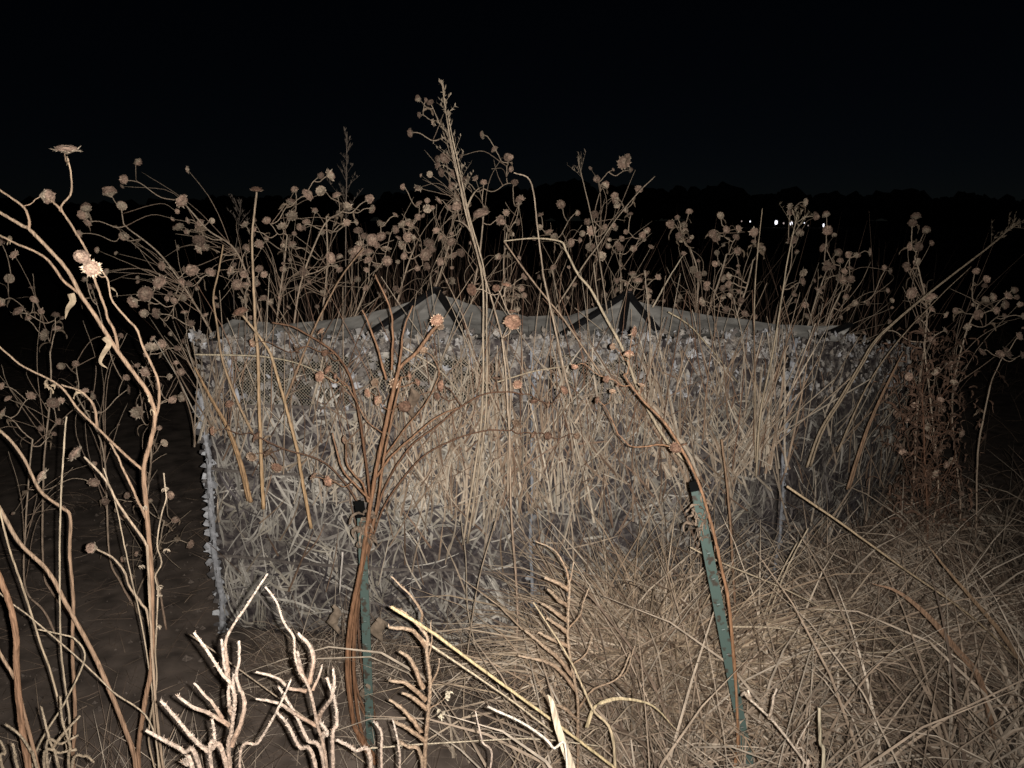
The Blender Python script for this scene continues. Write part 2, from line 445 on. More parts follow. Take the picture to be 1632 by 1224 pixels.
# roof: two peaked halves lofted from front edge over the ridge to the rear
RIDGE = [(345, 524), (372, 509), (450, 517), (560, 506), (640, 486), (695, 468), (760, 488), (842, 504), (905, 503), (960, 486), (1000, 475), (1050, 488), (1140, 504), (1240, 517), (1356, 519)]
RD = 3.2
rid = np.array([P(x, y, RD+(.15 if x > 1100 else 0)) for x, y in RIDGE])
def front_edge(k):
    x = RIDGE[k][0]
    pn, xa, xb = (AB, 322, 846) if x < 846 else (BC, 846, 1256)
    if x > 1256: return CE.pos(.25, 1.0, -.02)
    # ray of that pixel column meets the panel line
    r = ray(x, 545); den = r[0]*(-pn.t[1])+r[1]*pn.t[0]; 
    m = np.array([[r[0], -pn.t[0]*pn.L], [r[1], -pn.t[1]*pn.L]]); s = np.linalg.solve(m, pn.a[:2])
    return pn.pos(float(np.clip(s[1], .005, .995)), 1.0, -.02)
fe = np.array([front_edge(k) for k in range(len(RIDGE))])
be = np.array([V(r[0]*1.08, 3.9+.12*math.sin(i), 1.0) for i, r in enumerate(rid)])
def straight(p, k=4): return np.vstack([p[i]+(p[i+1]-p[i])*t for i in range(len(p)-1) for t in np.arange(k)/k]+[p[-1:]])
for lo, hi in ((0, 7), (7, 14)):
    mb = MB(); rows = []
    for t in np.linspace(0, 1, 9):
        rows.append(straight((fe*(1-t)+rid*t)[lo:hi+1]-V(0, 0, .034*math.sin(math.pi*t))))
    for t in np.linspace(.15, 1, 6):
        rows.append(straight((rid*(1-t)+be*t)[lo:hi+1]-V(0, 0, .02*math.sin(math.pi*t))))
    rows = np.array(rows); rows += RNG.normal(size=rows.shape)*.0018
    nr, ncl = rows.shape[:2]
    mb.add(rows.reshape(-1, 3), [(j*ncl+i, j*ncl+i+1, (j+1)*ncl+i+1, (j+1)*ncl+i) for j in range(nr-1) for i in range(ncl-1)], V(.1, .1, .1))
    mb.build('roof_panel', M_ROOF, blind)
def strut(p0, p1, w, name='roof_pole', h=.014):
    d = p1-p0; d /= np.linalg.norm(d); s = np.cross(d, V(0, 0, 1)); s /= np.linalg.norm(s); n = np.cross(s, d)
    mb = MB(); vs = []
    for p in (p0, p1):
        for a, b in ((-1, 0), (-.7, 1), (.7, 1), (1, 0)): vs.append(p+s*a*w/2+n*b*h)
    mb.add(vs, [(0, 4, 5, 1), (1, 5, 6, 2), (2, 6, 7, 3), (3, 7, 4, 0), (0, 1, 2, 3), (7, 6, 5, 4)], V(.02, .02, .02))
    return mb.build(name, M_POLE, blind)
for hub, arms in (((695, 467), ((572, 551, 2.72), (748, 547, 2.66), (392, 519, 3.05))), ((1000, 474), ((893, 543, 2.68), (988, 548, 2.76), (1060, 549, 2.82), (1150, 509, 3.1)))):
    h = P(*hub, RD-.04)+V(0, 0, .014)
    for k, (x, y, D) in enumerate(arms):
        if k == 3 or (hub[0] == 695 and k == 2): continue
        strut(h, P(x, y, D)+V(0, 0, .012), .03)
    mb = MB(); tube(mb, [h-V(0, 0, .015), h+V(0, 0, .012)], .028, .022, V(.02, .02, .02), 10); mb.build('roof_hub', M_POLE, blind)
strut(P(1298, 543, 3.0), P(1354, 519, 3.3), .035, 'roof_pole')

# ------------------------------------------------------------------ sunflowers gone to seed
def head_mesh(seed, flat=.55, nb=18, spike=1.0, tint=V(1, 1, 1)):
    rs = np.random.default_rng(seed); mb = MB()
    n, rings = 14, 6; vs = []; cs = []
    for i in range(rings+1):
        th = (math.pi*.5)*(i/rings)
        for k in range(n):
            a = 2*math.pi*(k+.5*(i % 2))/n
            q = 1+rs.normal()*.07
            vs.append(V(math.sin(th)*math.cos(a)*.86, math.sin(th)*math.sin(a)*.86, math.cos(th)*flat*(.8 if i < 2 else 1))*q)
            cs.append(V(.32, .22, .165)*(1.2-.5*rs.random()) if i > 1 else V(.40, .30, .225))
    f = [(i*n+k, (i+1)*n+k, (i+1)*n+(k+1) % n, i*n+(k+1) % n) for i in range(rings) for k in range(n)]
    b0 = len(vs)
    for i in range(1, 4):
        for k in range(n):
            a = 2*math.pi*k/n; r = .88*(1-i/3.2); vs.append(V(r*math.cos(a), r*math.sin(a), -.14*i*1.2)); cs.append(V(.38, .305, .225))
    f += [((rings*n if i == 0 else b0+(i-1)*n)+k, b0+i*n+k, b0+i*n+(k+1) % n, (rings*n if i == 0 else b0+(i-1)*n)+(k+1) % n) for i in range(3) for k in range(n)]
    mb.add(vs, f, np.array(cs)*tint)
    for k in range(nb):
        a = 2*math.pi*k/nb+rs.normal()*.12; L = (.34+.3*rs.random())*spike; up = rs.normal()*.3+.05
        c, s_ = math.cos(a), math.sin(a); e = V(c, s_, 0); t = V(-s_, c, 0)
        w = .13+.05*rs.random()
        tip = e*(.7+L)+V(0, 0, up*L*1.4); mid = e*(.7+L*.5)+V(0, 0, up*L*.4-.05)
        mb.add([e*.66-t*w+V(0, 0, -.1), e*.66+t*w+V(0, 0, -.1), mid+t*w*.7, tip, mid-t*w*.7, mid+V(0, 0, -.07)], [(0, 1, 2, 5), (5, 2, 3), (5, 3, 4), (0, 5, 4)], V(.50, .41, .31)*tint**.6*(.8+.4*rs.random()))
    return mb.mesh('seed_head', M_HEAD, smooth=False)
HM = [head_mesh(s, flat=f, nb=n, spike=k) for s, f, n, k in ((1, .7, 18, .5), (2, .85, 14, .4), (3, .55, 20, .6), (4, .95, 16, .35), (5, .55, 12, .8), (6, .8, 15, .35), (7, 1.0, 10, .5), (8, .35, 9, .9), (9, .7, 24, .4), (10, 1.1, 8, .4))]
HM_RUSSET = [head_mesh(s, flat=f, nb=n, spike=k, tint=V(.7, .58, .52)) for s, f, n, k in ((31, .6, 18, .75), (32, .7, 16, .65), (33, .45, 20, .85), (34, .8, 14, .6), (35, .35, 22, .9))]
HM_SPIKY = [head_mesh(s, flat=.45, nb=26, spike=.95) for s in (21, 22)]

def leaf_into(mb, p, L, w, col):
    """a withered leaf hanging and curling from p"""
    n = 7; az = U(0, 6.28); th = U(.6, 1.4); q = np.array(p, float); path = [q]
    tw = U(-.7, .7)
    for i in range(n):
        th += U(.05, .6); d = V(math.sin(th)*math.cos(az), math.sin(th)*math.sin(az), math.cos(th)); q = q+d*L/n; path.append(q); az += tw
    t = np.gradient(np.array(path), axis=0); vs = []
    side = V(-math.sin(az), math.cos(az), 0)
    for i, pt in enumerate(path):
        k = w*.5*math.sin(math.pi*(.08+.9*i/n))**.8*U(.75, 1.2)
        s_ = side*math.cos(i*.4)+V(0, 0, 1)*math.sin(i*.4)*.6
        nn = np.cross(t[i], s_); nn /= np.linalg.norm(nn)+1e-9
        vs += [pt-s_*k+nn*k*.5, pt, pt+s_*k+nn*k*.5]
    mb.add(vs, [(3*i+a, 3*i+a+1, 3*i+a+4, 3*i+a+3) for i in range(n) for a in (0, 1)], col)

def unit(v): return v/(np.linalg.norm(v)+1e-9)
def place_head(root, p, d, r, spiky=False):
    me = random.choice(HM_SPIKY if spiky else HM_RUSSET if root.get('group') == 'sunflowers in front of the blind' else HM)
    o = bpy.data.objects.new('seed_head', me); COL.objects.link(o); o.parent = root
    d = Vector(unit(d)); q = d.to_track_quat('Z', 'Y')
    o.rotation_mode = 'QUATERNION'; o.rotation_quaternion = q @ Matrix.Rotation(U(0, 6.28), 3, 'Z').to_quaternion()
    o.location = Vector(p-np.array(root.location)); o.scale = (r*U(.8, 1.15), r*U(.8, 1.15), r*U(.7, 1.3))

STEM_B = V(.36, .25, .18); STEM_T = V(.46, .37, .275)
def sunflower(label, trunk, heads, D, group, name='dry_sunflower', dia=15.5, tw=3.2, leaves=4, col=STEM_B, col1=STEM_T, ground_px=None, Dg=None, extra=(), leafcol=V(.2, .15, .105), bw=None, fill=0, bush=None):
    """trunk: pixels from low to high at distance D (a third entry overrides D); heads: (px, py[, diameter_px[, 's' spiky]])"""
    tp = [P(t[0], t[1], t[2] if len(t) > 2 else D) for t in trunk]
    Dg = Dg or D
    gx = ground_px if ground_px is not None else trunk[0][0]+(trunk[0][0]-trunk[1][0])*.5
    base = G(gx, Dg); 
    root = empty(name, base, label, 'plant', group)
    mb = MB()
    m = (tp[0]+base)/2+V(U(-.03, .03), U(-.03, .03), 0)
    pts = [base-V(0, 0, .03), m]+tp if tp[0][2] > .2 else [base-V(0, 0, .03)]+tp
    path = wiggle(smooth_path(pts, 7), .0014)
    px = PXM(D)
    tube(mb, path, px*tw*.62, px*tw*.33, col, 8, rough=.09, col1=col1)
    nodes = [(path[i], i/len(path), px*tw*.4) for i in range(len(path)//3, len(path))]
    for ex in extra:      # explicit side branches, pixel polylines
        ep = wiggle(smooth_path([P(t[0], t[1], t[2] if len(t) > 2 else D) for t in ex], 7), .0012)
        bw = bw or tw*.6; tube(mb, ep, px*bw*.5, px*bw*.28, col*.5+col1*.5, 6, rough=.05, col1=col1)
        nodes += [(q, .8, px*tw*.3) for q in ep[2:]]
    hs = []
    for h in heads:
        d_ = h[2] if len(h) > 2 and h[2] else dia*U(.8, 1.2)
        hs.append((P(h[0], h[1], D+U(-.10, .12)*(1 if D > 2.6 else .5)), d_*PXM(D)*.55, len(h) > 3))
    top = np.mean([n_[0] for n_ in nodes[-5:]], axis=0)
    hs.sort(key=lambda h: np.linalg.norm(h[0]-top))
    for p, r, spk in hs:
        r *= U(.82, 1.15)
        best, bc = None, 1e9
        for q, s, rad in nodes:
            dv = p-q; c = np.linalg.norm(dv)+1.6*max(0, q[2]-p[2]+.015)+(.12 if np.linalg.norm(dv) < .035 else 0)
            if c < bc: bc, best = c, (q, rad)
        q, rad = best; dv = p-q; L = np.linalg.norm(dv)
        pu = V(0, 0, 1)*.35*L if dv[2] > -.3*L else V(0, 0, 1)*.1*L
        side = RNG.normal(size=3)*.07*L
        bp = smooth_path([q, q+dv*.33+side-pu*.25, q+dv*.72+side*.7+pu*.12, p], 5)
        bp = wiggle(bp, .0008)
        tube(mb, bp, min(rad, px*1.05), px*.62, col*.4+col1*.6, 5, rough=.05, col1=col1)
        nodes += [(bp[i], .9, px*.8) for i in range(2, int(len(bp)*.75))]
        d = unit(bp[-1]-bp[-3])+RNG.normal(size=3)*.45+V(0, -.35, .1)
        if spk and p[2] > CAM_H: d = V(.1, -.22, 1)
        place_head(root, p+unit(d)*r*.25, d, r, spk)
    if fill:              # more thin side twigs, some carrying small heads
        hx = [h[0] for h in heads]; hy = [h[1] for h in heads]
        for k in range(fill):
            q = nodes[random.randrange(len(nodes))][0]
            p = P(U(min(hx)-12, max(hx)+12), U(min(hy)+15, max(max(hy), 430)+60), D+U(-.12, .2))
            if p[2] < q[2]-.02: q = path[len(path)*2//3+random.randrange(-2, 3)]
            dv = p-q; L = np.linalg.norm(dv)
            if L > .55: continue
            bp = wiggle(smooth_path([q, q+dv*.5+RNG.normal(size=3)*.07*L+V(0, 0, .08*L), p], 5), .0008)
            tube(mb, bp, px*.7, px*.42, col*.7+col1*.1, 4, col1=col1*.75)
            if k % 2: place_head(root, p, unit(bp[-1]-bp[-3])+RNG.normal(size=3)*.5+V(0, -.3, 0), px*U(3.5, 7))
    if bush:
        fm = MB()
        for k in range(620):
            leaf_into(fm, P(U(bush[0], bush[1])*.6+.4*RNG.normal(1478, 60), U(bush[2], bush[3]), D+RNG.normal()*.12), px*U(12, 34), px*U(2, 9), leafcol*U(.5, 1.6))
        tag(fm.build('foliage', M_LEAF, root), kind='stuff')
    lm = None
    for k in range(leaves):
        q = nodes[random.randrange(len(nodes))][0]
        lm = MB(); leaf_into(lm, q, px*U(16, 30), px*U(4, 9), leafcol*U(.7, 1.5)); lm.build('dry_leaf', M_LEAF, root)
    mb.build('stem', M_STEM, root, smooth=True)
    return root

GB = 'dry sunflowers behind the blind'
R = [
 ('dry sunflower leaning furthest left over the blind corner, one head high on a long stalk', [(450,650),(425,540),(400,455),(374,397),(330,365),(292,322)], [(217,255,19),(201,287,17),(287,318,21),(323,361,21),(337,352,12),(301,351,12),(287,363,14),(301,369,13),(317,378,18),(331,392,20),(319,396,16),(374,397,14)], 3.25),
 ('dry sunflower with a fan of low left-reaching branches beside the leaning one', [(375,670),(350,560),(305,475),(255,405),(205,365)], [(176,311,24),(194,329,17),(138,334,17),(139,344,18),(141,354,14),(130,372,15),(198,374,17),(260,424,14),(296,434,18)], 3.1),
 ('bushy dry sunflower directly above the left corner of the blind', [(345,700),(326,600),(308,520)], [(309,433,18),(333,438,16),(287,452,15),(300,455,15),(256,451,19),(232,469,22),(216,479,17),(232,500,20),(254,500,18),(273,469,12),(277,480,12),(291,475,15)], 2.95),
 ('small-headed dry sunflower just right of the blind\'s left corner', [(405,700),(398,560),(390,470)], [(371,433,17),(389,439,15),(377,453,16),(404,450,14),(413,432,12),(392,360,15),(392,399,15),(413,389,12)], 3.15),
 ('dry sunflower ending in a bright double head left of the lone grass plume', [(430,640),(440,520),(452,425),(458,375)], [(426,352,12),(405,367,13),(413,390,12),(450,362,15),(462,325,15),(466,345,16),(471,305,14),(488,313,17),(508,282,14),(524,281,22)], 3.3),
 ('upright dry sunflower beneath the lone grass plume', [(500,640),(515,500),(522,420),(520,345)], [(512,305,17),(538,314,14),(553,330,14),(540,340,12),(552,354,15),(566,354,10),(480,361,14),(527,411,15),(467,393,15),(455,389,14)], 3.35),
 ('dry sunflower whose long stem bows right to a pair of heads', [(455,640),(468,520),(482,440),(515,360),(545,337)], [(585,319,14),(590,332,16),(485,433,15),(455,429,13),(540,428,12)], 3.2),
 ('dense ball of seed heads left of the left roof peak', [(520,640),(555,530),(585,455)], [(571,370,14),(580,380,16),(571,390,16),(593,383,16),(603,393,16),(616,398,15),(606,377,14),(575,400,17),(588,406,18),(616,416,16),(601,426,16),(588,418,17),(606,358,12),(626,366,15),(629,344,10)], 3.3),
 ('spreading dry sunflower just left above the left roof peak', [(600,640),(625,520),(645,440),(660,395)], [(642,359,14),(652,361,16),(648,380,14),(659,380,12),(642,390,14),(644,408,11),(665,428,12),(678,424,14),(679,406,16),(684,389,14),(645,298,13),(668,326,14),(681,332,14),(673,343,9),(665,348,12)], 3.35),
 ('dry sunflower straight above the left roof peak', [(640,640),(672,520),(700,440),(716,390)], [(697,370,12),(706,385,13),(719,386,14),(713,398,15),(722,406,14),(731,406,14),(700,416,14),(740,357,14),(701,318,14),(726,318,17),(729,331,16),(724,300,17)], 3.4),
 ('tallest dry sunflower, its topmost heads beside the tall grass plume', [(790,640),(772,480),(748,370),(735,305),(716,240),(705,205)], [(667,160,12),(678,160,9),(686,164,10),(669,183,11),(692,195,11),(657,211,14),(710,251,13),(699,264,15),(705,274,15),(724,278,15)], 3.3),
 ('dry sunflower right of the tall grass plume with one erect head', [(720,640),(748,500),(765,400),(772,330)], [(771,215,16),(790,240,12),(810,253,14),(771,294,13),(745,291,14),(812,251,10),(818,292,13),(768,344,22),(795,350,17),(758,389,13)], 3.3),
 ('thin dry sunflower left of the kinked grass stalk', [(800,640),(806,520),(803,430),(808,370)], [(819,293,12),(827,322,11),(823,354,11),(802,355,11),(827,459,13),(808,457,14),(835,442,14),(832,470,12)], 3.35),
 ('dim dry sunflower between the kinked grass stalks and right peak', [(905,640),(892,500),(880,430)], [(893,326,14),(918,339,11),(862,344,11),(875,371,12),(884,378,12),(860,363,10),(909,387,12),(922,383,10)], 3.6),
 ('dry sunflower left above the right roof peak with a large top head', [(960,640),(957,520),(946,420)], [(947,344,14),(940,354,14),(942,367,15),(962,362,15),(975,361,10),(939,394,14),(958,410,14),(952,284,14),(963,297,14),(994,260,19),(1001,249,11),(1003,271,9),(976,271,8)], 3.55),
 ('dry sunflower centred above the right roof peak', [(990,640),(988,520),(990,435)], [(984,316,14),(1017,303,13),(998,333,10),(1005,343,9),(998,370,10),(1029,370,13),(1021,378,13),(971,390,13),(990,381,12),(989,398,16),(1006,397,12)], 3.6),
 ('short dry sunflower touching the right roof peak', [(1005,600),(1008,520),(1005,475)], [(1008,439,17),(1026,437,13),(1016,451,13),(1048,443,11),(985,463,13),(989,446,11)], 3.45),
 ('dim dry sunflower right of the right roof peak with a bunch of oval heads', [(1090,640),(1108,520),(1112,440),(1100,395)], [(1072,357,14),(1081,349,11),(1099,339,13),(1090,360,14),(1092,370,14),(1084,379,13),(1087,385,10),(1113,439,12)], 3.7),
 ('dim dry sunflower under the leftmost distant light', [(1100,620),(1122,520),(1148,440),(1158,405)], [(1149,344,12),(1158,365,13),(1137,371,15),(1146,376,14),(1172,380,14),(1174,401,14),(1147,419,12),(1143,403,11)], 3.65),
 ('low dry sunflower bending right behind the upright straw bundle', [(1130,640),(1162,540),(1190,460),(1200,415)], [(1201,369,13),(1201,388,13),(1213,398,14),(1164,439,13),(1155,444,12),(1163,453,13),(1167,462,12),(1129,455,13),(1180,478,13),(1158,493,14),(1198,504,15),(1122,480,14)], 3.5),
 ('dim dry sunflower crossing the brightest distant lights', [(1190,640),(1232,520),(1255,440)], [(1260,329,11),(1260,340,9),(1282,322,12),(1297,344,15),(1275,373,13),(1263,384,13),(1280,434,13),(1276,450,13)], 3.7),
 ('dim dry sunflower below the rightmost distant light', [(1250,640),(1287,520),(1312,445)], [(1317,344,14),(1318,370,14),(1314,396,14),(1333,405,14),(1318,422,15),(1334,440,13),(1338,419,14),(1303,465,14)], 3.65),
 ('dim dry sunflower above the black pole at the roof\'s right end', [(1280,640),(1312,530),(1340,465)], [(1354,407,13),(1363,407,12),(1384,402,15),(1354,429,13),(1356,446,13),(1345,450,13),(1361,483,11),(1382,483,10),(1411,429,11)], 3.6),
]
for lab, tr, hd, D in R: sunflower(lab, tr, hd, D, GB, Dg=max(D, 4.35) if 330 < tr[0][0] < 1330 else D, leaves=5, fill=20)
GR = 'dry sunflowers right of the blind'
sunflower('dry sunflower right of the blind with four heads on a bare tall top', [(1455,780),(1462,640),(1476,505),(1466,440),(1458,410)], [(1454,357,14),(1460,348,14),(1477,369,14),(1453,392,13),(1462,393,12),(1446,428,12)], 3.3, GR, fill=12, leaves=6)
sunflower('dry sunflower right of the blind crossed by the long slanting straw', [(1495,790),(1484,650),(1472,545)], [(1454,467,20),(1482,478,22),(1483,494,17),(1466,509,15),(1413,527,12),(1505,527,12),(1508,584,14)], 3.1, GR, fill=12, leaves=6)
sunflower('widest dry sunflower near the right edge of the picture', [(1530,800),(1517,650),(1535,545),(1560,485)], [(1554,434,11),(1571,445,14),(1580,474,15),(1570,479,14),(1606,472,15),(1613,463,12),(1598,486,13),(1585,495,13),(1598,504,12),(1629,504,12),(1556,501,19),(1541,523,15),(1523,495,9)], 3.2, GR, fill=12, leaves=6)
sunflower('low dry sunflower at the right edge with reddish heads', [(1555,860),(1558,720),(1578,615)], [(1624,536,12),(1568,559,17),(1603,563,19),(1593,564,15),(1628,566,14)], 2.9, GR, col=V(.2, .12, .08))
sunflower('red-brown withered bush with hanging leaves against the blind\'s right end', [(1478,870),(1474,730),(1470,620)], [(1433,663,16),(1500,650,14),(1520,610,14),(1450,600,15),(1490,590,14),(1530,690,13),(1440,720,14),(1506,740,13)], 2.85, GR, name='withered_bush', col=V(.16, .085, .055), col1=V(.2, .11, .07), leaves=12, fill=30, bush=(1395, 1570, 525, 840), leafcol=V(.125, .077, .053), tw=3.4)
GL = 'dry sunflowers in the field left of the blind'
sunflower('dim dry sunflower at the far left edge behind the big stems', [(70,900),(70,740),(80,630),(80,560)], [(15,444,17),(5,479,16),(54,479,16),(32,498,15),(46,510,13),(89,505,15),(73,534,16),(91,526,16),(2,387,15)], 2.8, GL, fill=16, leaves=8)
sunflower('dim dry sunflower behind the left stem\'s fork', [(175,880),(165,720),(122,630)], [(121,582,16),(99,583,15),(138,446,11),(147,460,11),(201,603,13),(203,621,15)], 2.85, GL, fill=16, leaves=8)
sunflower('dim dry sunflower between the left stem and the pale corner pole', [(228,860),(240,740),(240,650)], [(242,556,22),(261,549,16),(282,555,14),(233,593,17),(252,616,16),(288,632,17),(273,636,14),(220,657,20),(262,706,15)], 2.75, GL, fill=16, leaves=8)
sunflower('low dim dry sunflower among the leftmost stems', [(40,930),(45,780),(52,700)], [(49,632,18),(84,643,17),(97,638,13),(94,673,14),(6,661,19),(5,616,14),(85,693,13),(149,768,20)], 2.6, GL, fill=16, leaves=8)
sunflower('crumpled dark sunflower lying low behind the pale corner pole', [(215,960),(250,880),(262,830)], [(280,830,17),(300,866,15),(240,800,13),(270,790,14),(205,790,14),(170,800,15)], 2.75, GL, col=V(.14, .1, .07), dia=14, fill=14, leaves=10)

# ------------------------------------------------------------------ big stems left, close to the lens
HB, HT = V(.29, .17, .105), V(.36, .265, .185)
tall_stem = sunflower('tall branching orange-brown stem in the left foreground with pale spiky heads',
  [(221,1224),(229,1128),(241,1063),(242,986),(241,909),(235,829),(229,750),(239,708),(247,668),(242,640),(232,619),(211,591),(185,555),(154,506),(129,470),(108,432),(77,396),(46,365),(36,360),(0,339),(-30,325)],
  [(107,243,32,'s'),(68,312,22),(134,411,26),(146,428,26,'s')], 1.55, 'big foreground stems at the left', tw=7, bw=4.6, col=HB, col1=HT, ground_px=215, leaves=9, leafcol=V(.32, .25, .17), name='tall_sunflower_stem',
  extra=[[(46,365),(46,349),(36,329),(0,303),(-25,290)], [(129,470),(98,445),(75,414),(51,398),(26,388),(0,375),(-20,368)],
   [(247,668),(253,645),(253,609),(244,583),(229,552),(219,524),(203,508),(180,480),(174,458),(171,445),(162,432),(150,432)],
   [(188,556),(183,529),(172,508),(168,490),(152,444),(139,401),(116,362),(99,336),(100,326),(113,308),(113,277),(108,252)],
   [(99,336),(88,325),(74,316)],
   [(229,750),(206,730),(180,706),(154,681),(124,652),(103,624),(85,609),(39,586),(15,567),(-20,535)],
   [(235,829),(214,782),(196,746),(183,715),(175,705)], [(154,681),(147,645),(129,624),(98,613)]])
def hero_extra(root_label, name, path, D, w0, w1, c0, c1, heads=(), cat='plant', leaves=(), sides=6, group=None, to_ground=True, mat_=None, rough=.06):
    tp = [P(t[0], t[1], t[2] if len(t) > 2 else D) for t in path]
    base = V(tp[0][0], tp[0][1]+.02, 0.0) if to_ground else tp[0]
    root = empty(name, base, root_label, cat, group); mb = MB()
    pts = ([base-V(0, 0, .02), (base+tp[0])/2+V(U(-.02, .02), U(-.02, .02), 0)] if to_ground and tp[0][2] > .15 else ([base] if to_ground else []))+tp
    p = wiggle(smooth_path(pts, 8), .0009)
    tube(mb, p, PXM(D)*w0/2, PXM(D)*w1/2, c0, sides, rough=rough, col1=c1)
    mb.build('stem', mat_ or M_STEM, root, smooth=True)
    for h in heads: 
        d = unit(p[-1]-p[-4])+RNG.normal(size=3)*.25+V(0, -.5, 0)
        place_head(root, P(h[0], h[1], D), d, h[2]*PXM(D)/2, len(h) > 3)
    for (x, y, L, w) in leaves:
        lm = MB(); leaf_into(lm, P(x, y, D), L*PXM(D), w*PXM(D), V(.4, .31, .21)*U(.8, 1.1)); lm.build('dry_leaf', M_LEAF, root)
    return root
GF = 'big foreground stems at the left'
hero_extra('curved stalk with one bright star-shaped head in the left foreground', 'seed_head_stalk', [(236,900),(232,867),(206,829),(185,798),(170,769),(154,749),(134,728)], 1.5, 5, 3.4, HT, V(.42,.33,.24), [(120,723,30,'s')], group=GF)
hero_extra('thin stalk with a small fluffy head low against the bare soil', 'seed_head_stalk', [(238,1000),(224,962),(206,937),(198,913),(180,890),(154,875)], 1.6, 5, 3, HT, V(.42,.33,.24), [(149,873,20)], group=GF)
hero_extra('stem slanting left out of the foot of the tall left stem', 'bare_stem', [(216,1218),(201,1166),(170,1089),(144,1032),(108,968),(77,911),(33,867),(0,811),(-30,770)], 1.5, 9, 6, HB, HT, group=GF)
hero_extra('bent stem rising to the left edge with a spiky pale head', 'seed_head_stalk', [(117,1224),(120,1141),(116,1038),(117,960),(111,880),(112,823),(98,808),(64,782),(39,733),(15,700),(-8,680)], 1.6, 7, 4.5, HB, HT, [(67,759,22,'s')], group=GF)
hero_extra('thickest dark orange stem in the lower left corner', 'bare_stem', [(39,1179),(33,1141),(26,1063),(26,1012),(15,960),(0,922),(-15,880)], 1.35, 13, 9, HB, HB, group=GF)
hero_extra('short side stem crossing the thick stem at the left edge', 'bare_stem', [(30,1110),(21,1079),(0,1043),(-20,1000)], 1.36, 7, 5, HB, HT, group=GF)
hero_extra('straight pale grass stalk through the left foreground', 'grass_stalk', [(112,1224),(111,1153),(103,1089),(96,1015),(96,829),(103,700),(106,664)], 1.5, 4.5, 2.5, V(.42,.33,.23), V(.44,.36,.26), cat='grass', group=GF)
hero_extra('pale slender stalk slanting through the far left foreground', 'grass_stalk', [(90,1105),(64,1025),(39,945),(15,875),(0,818),(-10,780)], 1.45, 4, 3, V(.42,.33,.23), V(.42,.33,.23), cat='grass', group=GF)
hero_extra('long thin straw crossing all the left foreground stems', 'grass_stalk', [(244,1161),(180,1102),(124,1048),(46,981),(13,957),(-15,930)], 1.42, 3.2, 2.2, V(.40,.32,.23), V(.40,.32,.23), cat='grass', group=GF)
hero_extra('hooked straw bending over low in the left foreground', 'grass_stalk', [(51,1224),(103,1120),(131,1063),(134,1038),(118,1017),(100,1011),(60,1003)], 1.38, 4, 2.5, V(.42,.34,.24), V(.42,.34,.24), cat='grass', group=GF)
hero_extra('straight straw leaning on the tall left stem', 'grass_stalk', [(229,1015),(206,906),(185,808),(165,746)], 1.58, 3, 2, V(.40,.32,.23), V(.40,.32,.23), cat='grass', group=GF)
# curled vine with crumpled flowers
vine = hero_extra('curly dry vine climbing the right side of the tall left stem', 'dry_vine', [(238,1180),(250,1090),(248,1040),(250,990),(252,940),(248,919),(257,901),(256,888),(251,867),(257,823),(265,795),(263,776),(261,754)], 1.53, 3.2, 2.2, V(.38,.29,.2), V(.42,.34,.25), group=GF)
for x, y in ((264,779),(266,875),(253,935),(254,948),(253,998),(226,903),(230,808)):
    lm = MB()
    for k in range(9): 
        c = P(x, y, 1.52); leaf_into(lm, c, U(6, 11)*PXM(1.5), U(3, 5)*PXM(1.5), V(.44,.36,.27)*U(.8, 1.1))
    lm.build('crumpled_flower', M_LEAF, vine)
lf = tall_stem
for k, pts in enumerate(([(113,468),(116,480),(108,492),(104,508)],)):
    mb = MB(); blade(mb, smooth_path([P(*p, 1.54) for p in pts], 6), .013, V(.40,.31,.21), side=V(1, .3, .2), fold=.6); mb.build('hanging_leaf', M_LEAF, lf)
mb = MB(); blade(mb, smooth_path([P(*p, 1.54) for p in [(166,538),(174,548),(164,565),(160,578),(171,587)]], 6), .011, V(.40,.31,.21), side=V(1, .3, .2), fold=.6); mb.build('hanging_leaf', M_LEAF, lf)
mb = MB()
for k in range(7): leaf_into(mb, P(76+U(-5, 5), 606+U(-2, 12), 1.52), U(14, 24)*PXM(1.5), U(7, 11)*PXM(1.5), V(.4,.31,.21)*U(.8, 1.1))
mb.build('leaf_clump', M_LEAF, lf)

# ------------------------------------------------------------------ plants in front of the blind
GC = 'sunflowers in front of the blind'
CB, CT = V(.235, .12, .065), V(.22, .13, .08)
vase = sunflower('thick red-brown sunflower stalk before the left stake, branching like a vase', [(572,1171),(562,1141),(554,1063),(560,986),(575,909),(588,823),(601,746),(619,662),(632,602),(640,584),(665,561),(690,527),(705,512)],
  [(587,626,16),(598,610,14),(606,640,20),(627,611,20),(650,599,16),(645,646,20),(696,510,20),(702,520,14),(551,700,17),(526,766,16),(501,760,12)], 1.97, GC, dia=18, tw=7.2, bw=4.2, col=CB, col1=CT, ground_px=575, leaves=2,
  extra=[[(634,600),(640,560),(644,525),(658,487)], [(616,605),(604,559),(588,515),(578,494)], [(624,590),(625,533),(622,489),(598,438)], [(586,800),(578,770),(555,740),(551,705)], [(590,795),(570,775),(545,745),(530,690)],
         [(600,760),(630,720),(690,670),(730,650)]])
sunflower('second straight brown stalk pressed against the vase-shaped sunflower', [(567,1160),(557,1060),(565,960),(580,880),(592,800),(603,730),(612,690)], [(537,600,14),(526,591,15),(512,600,18)], 1.98, GC, tw=5.5, col=CB*1.1, col1=CT, ground_px=566, leaves=1)
sunflower('darker third stalk on the right of the vase-shaped sunflower', [(576,1165),(563,1060),(569,960),(583,880),(600,810),(612,730),(626,660),(640,600)], [(662,610,16),(676,560,14)], 1.99, GC, tw=5, col=CB*.8, col1=CT, ground_px=577, leaves=2, extra=[[(612,730),(640,690),(680,640),(700,600)]], bw=3)
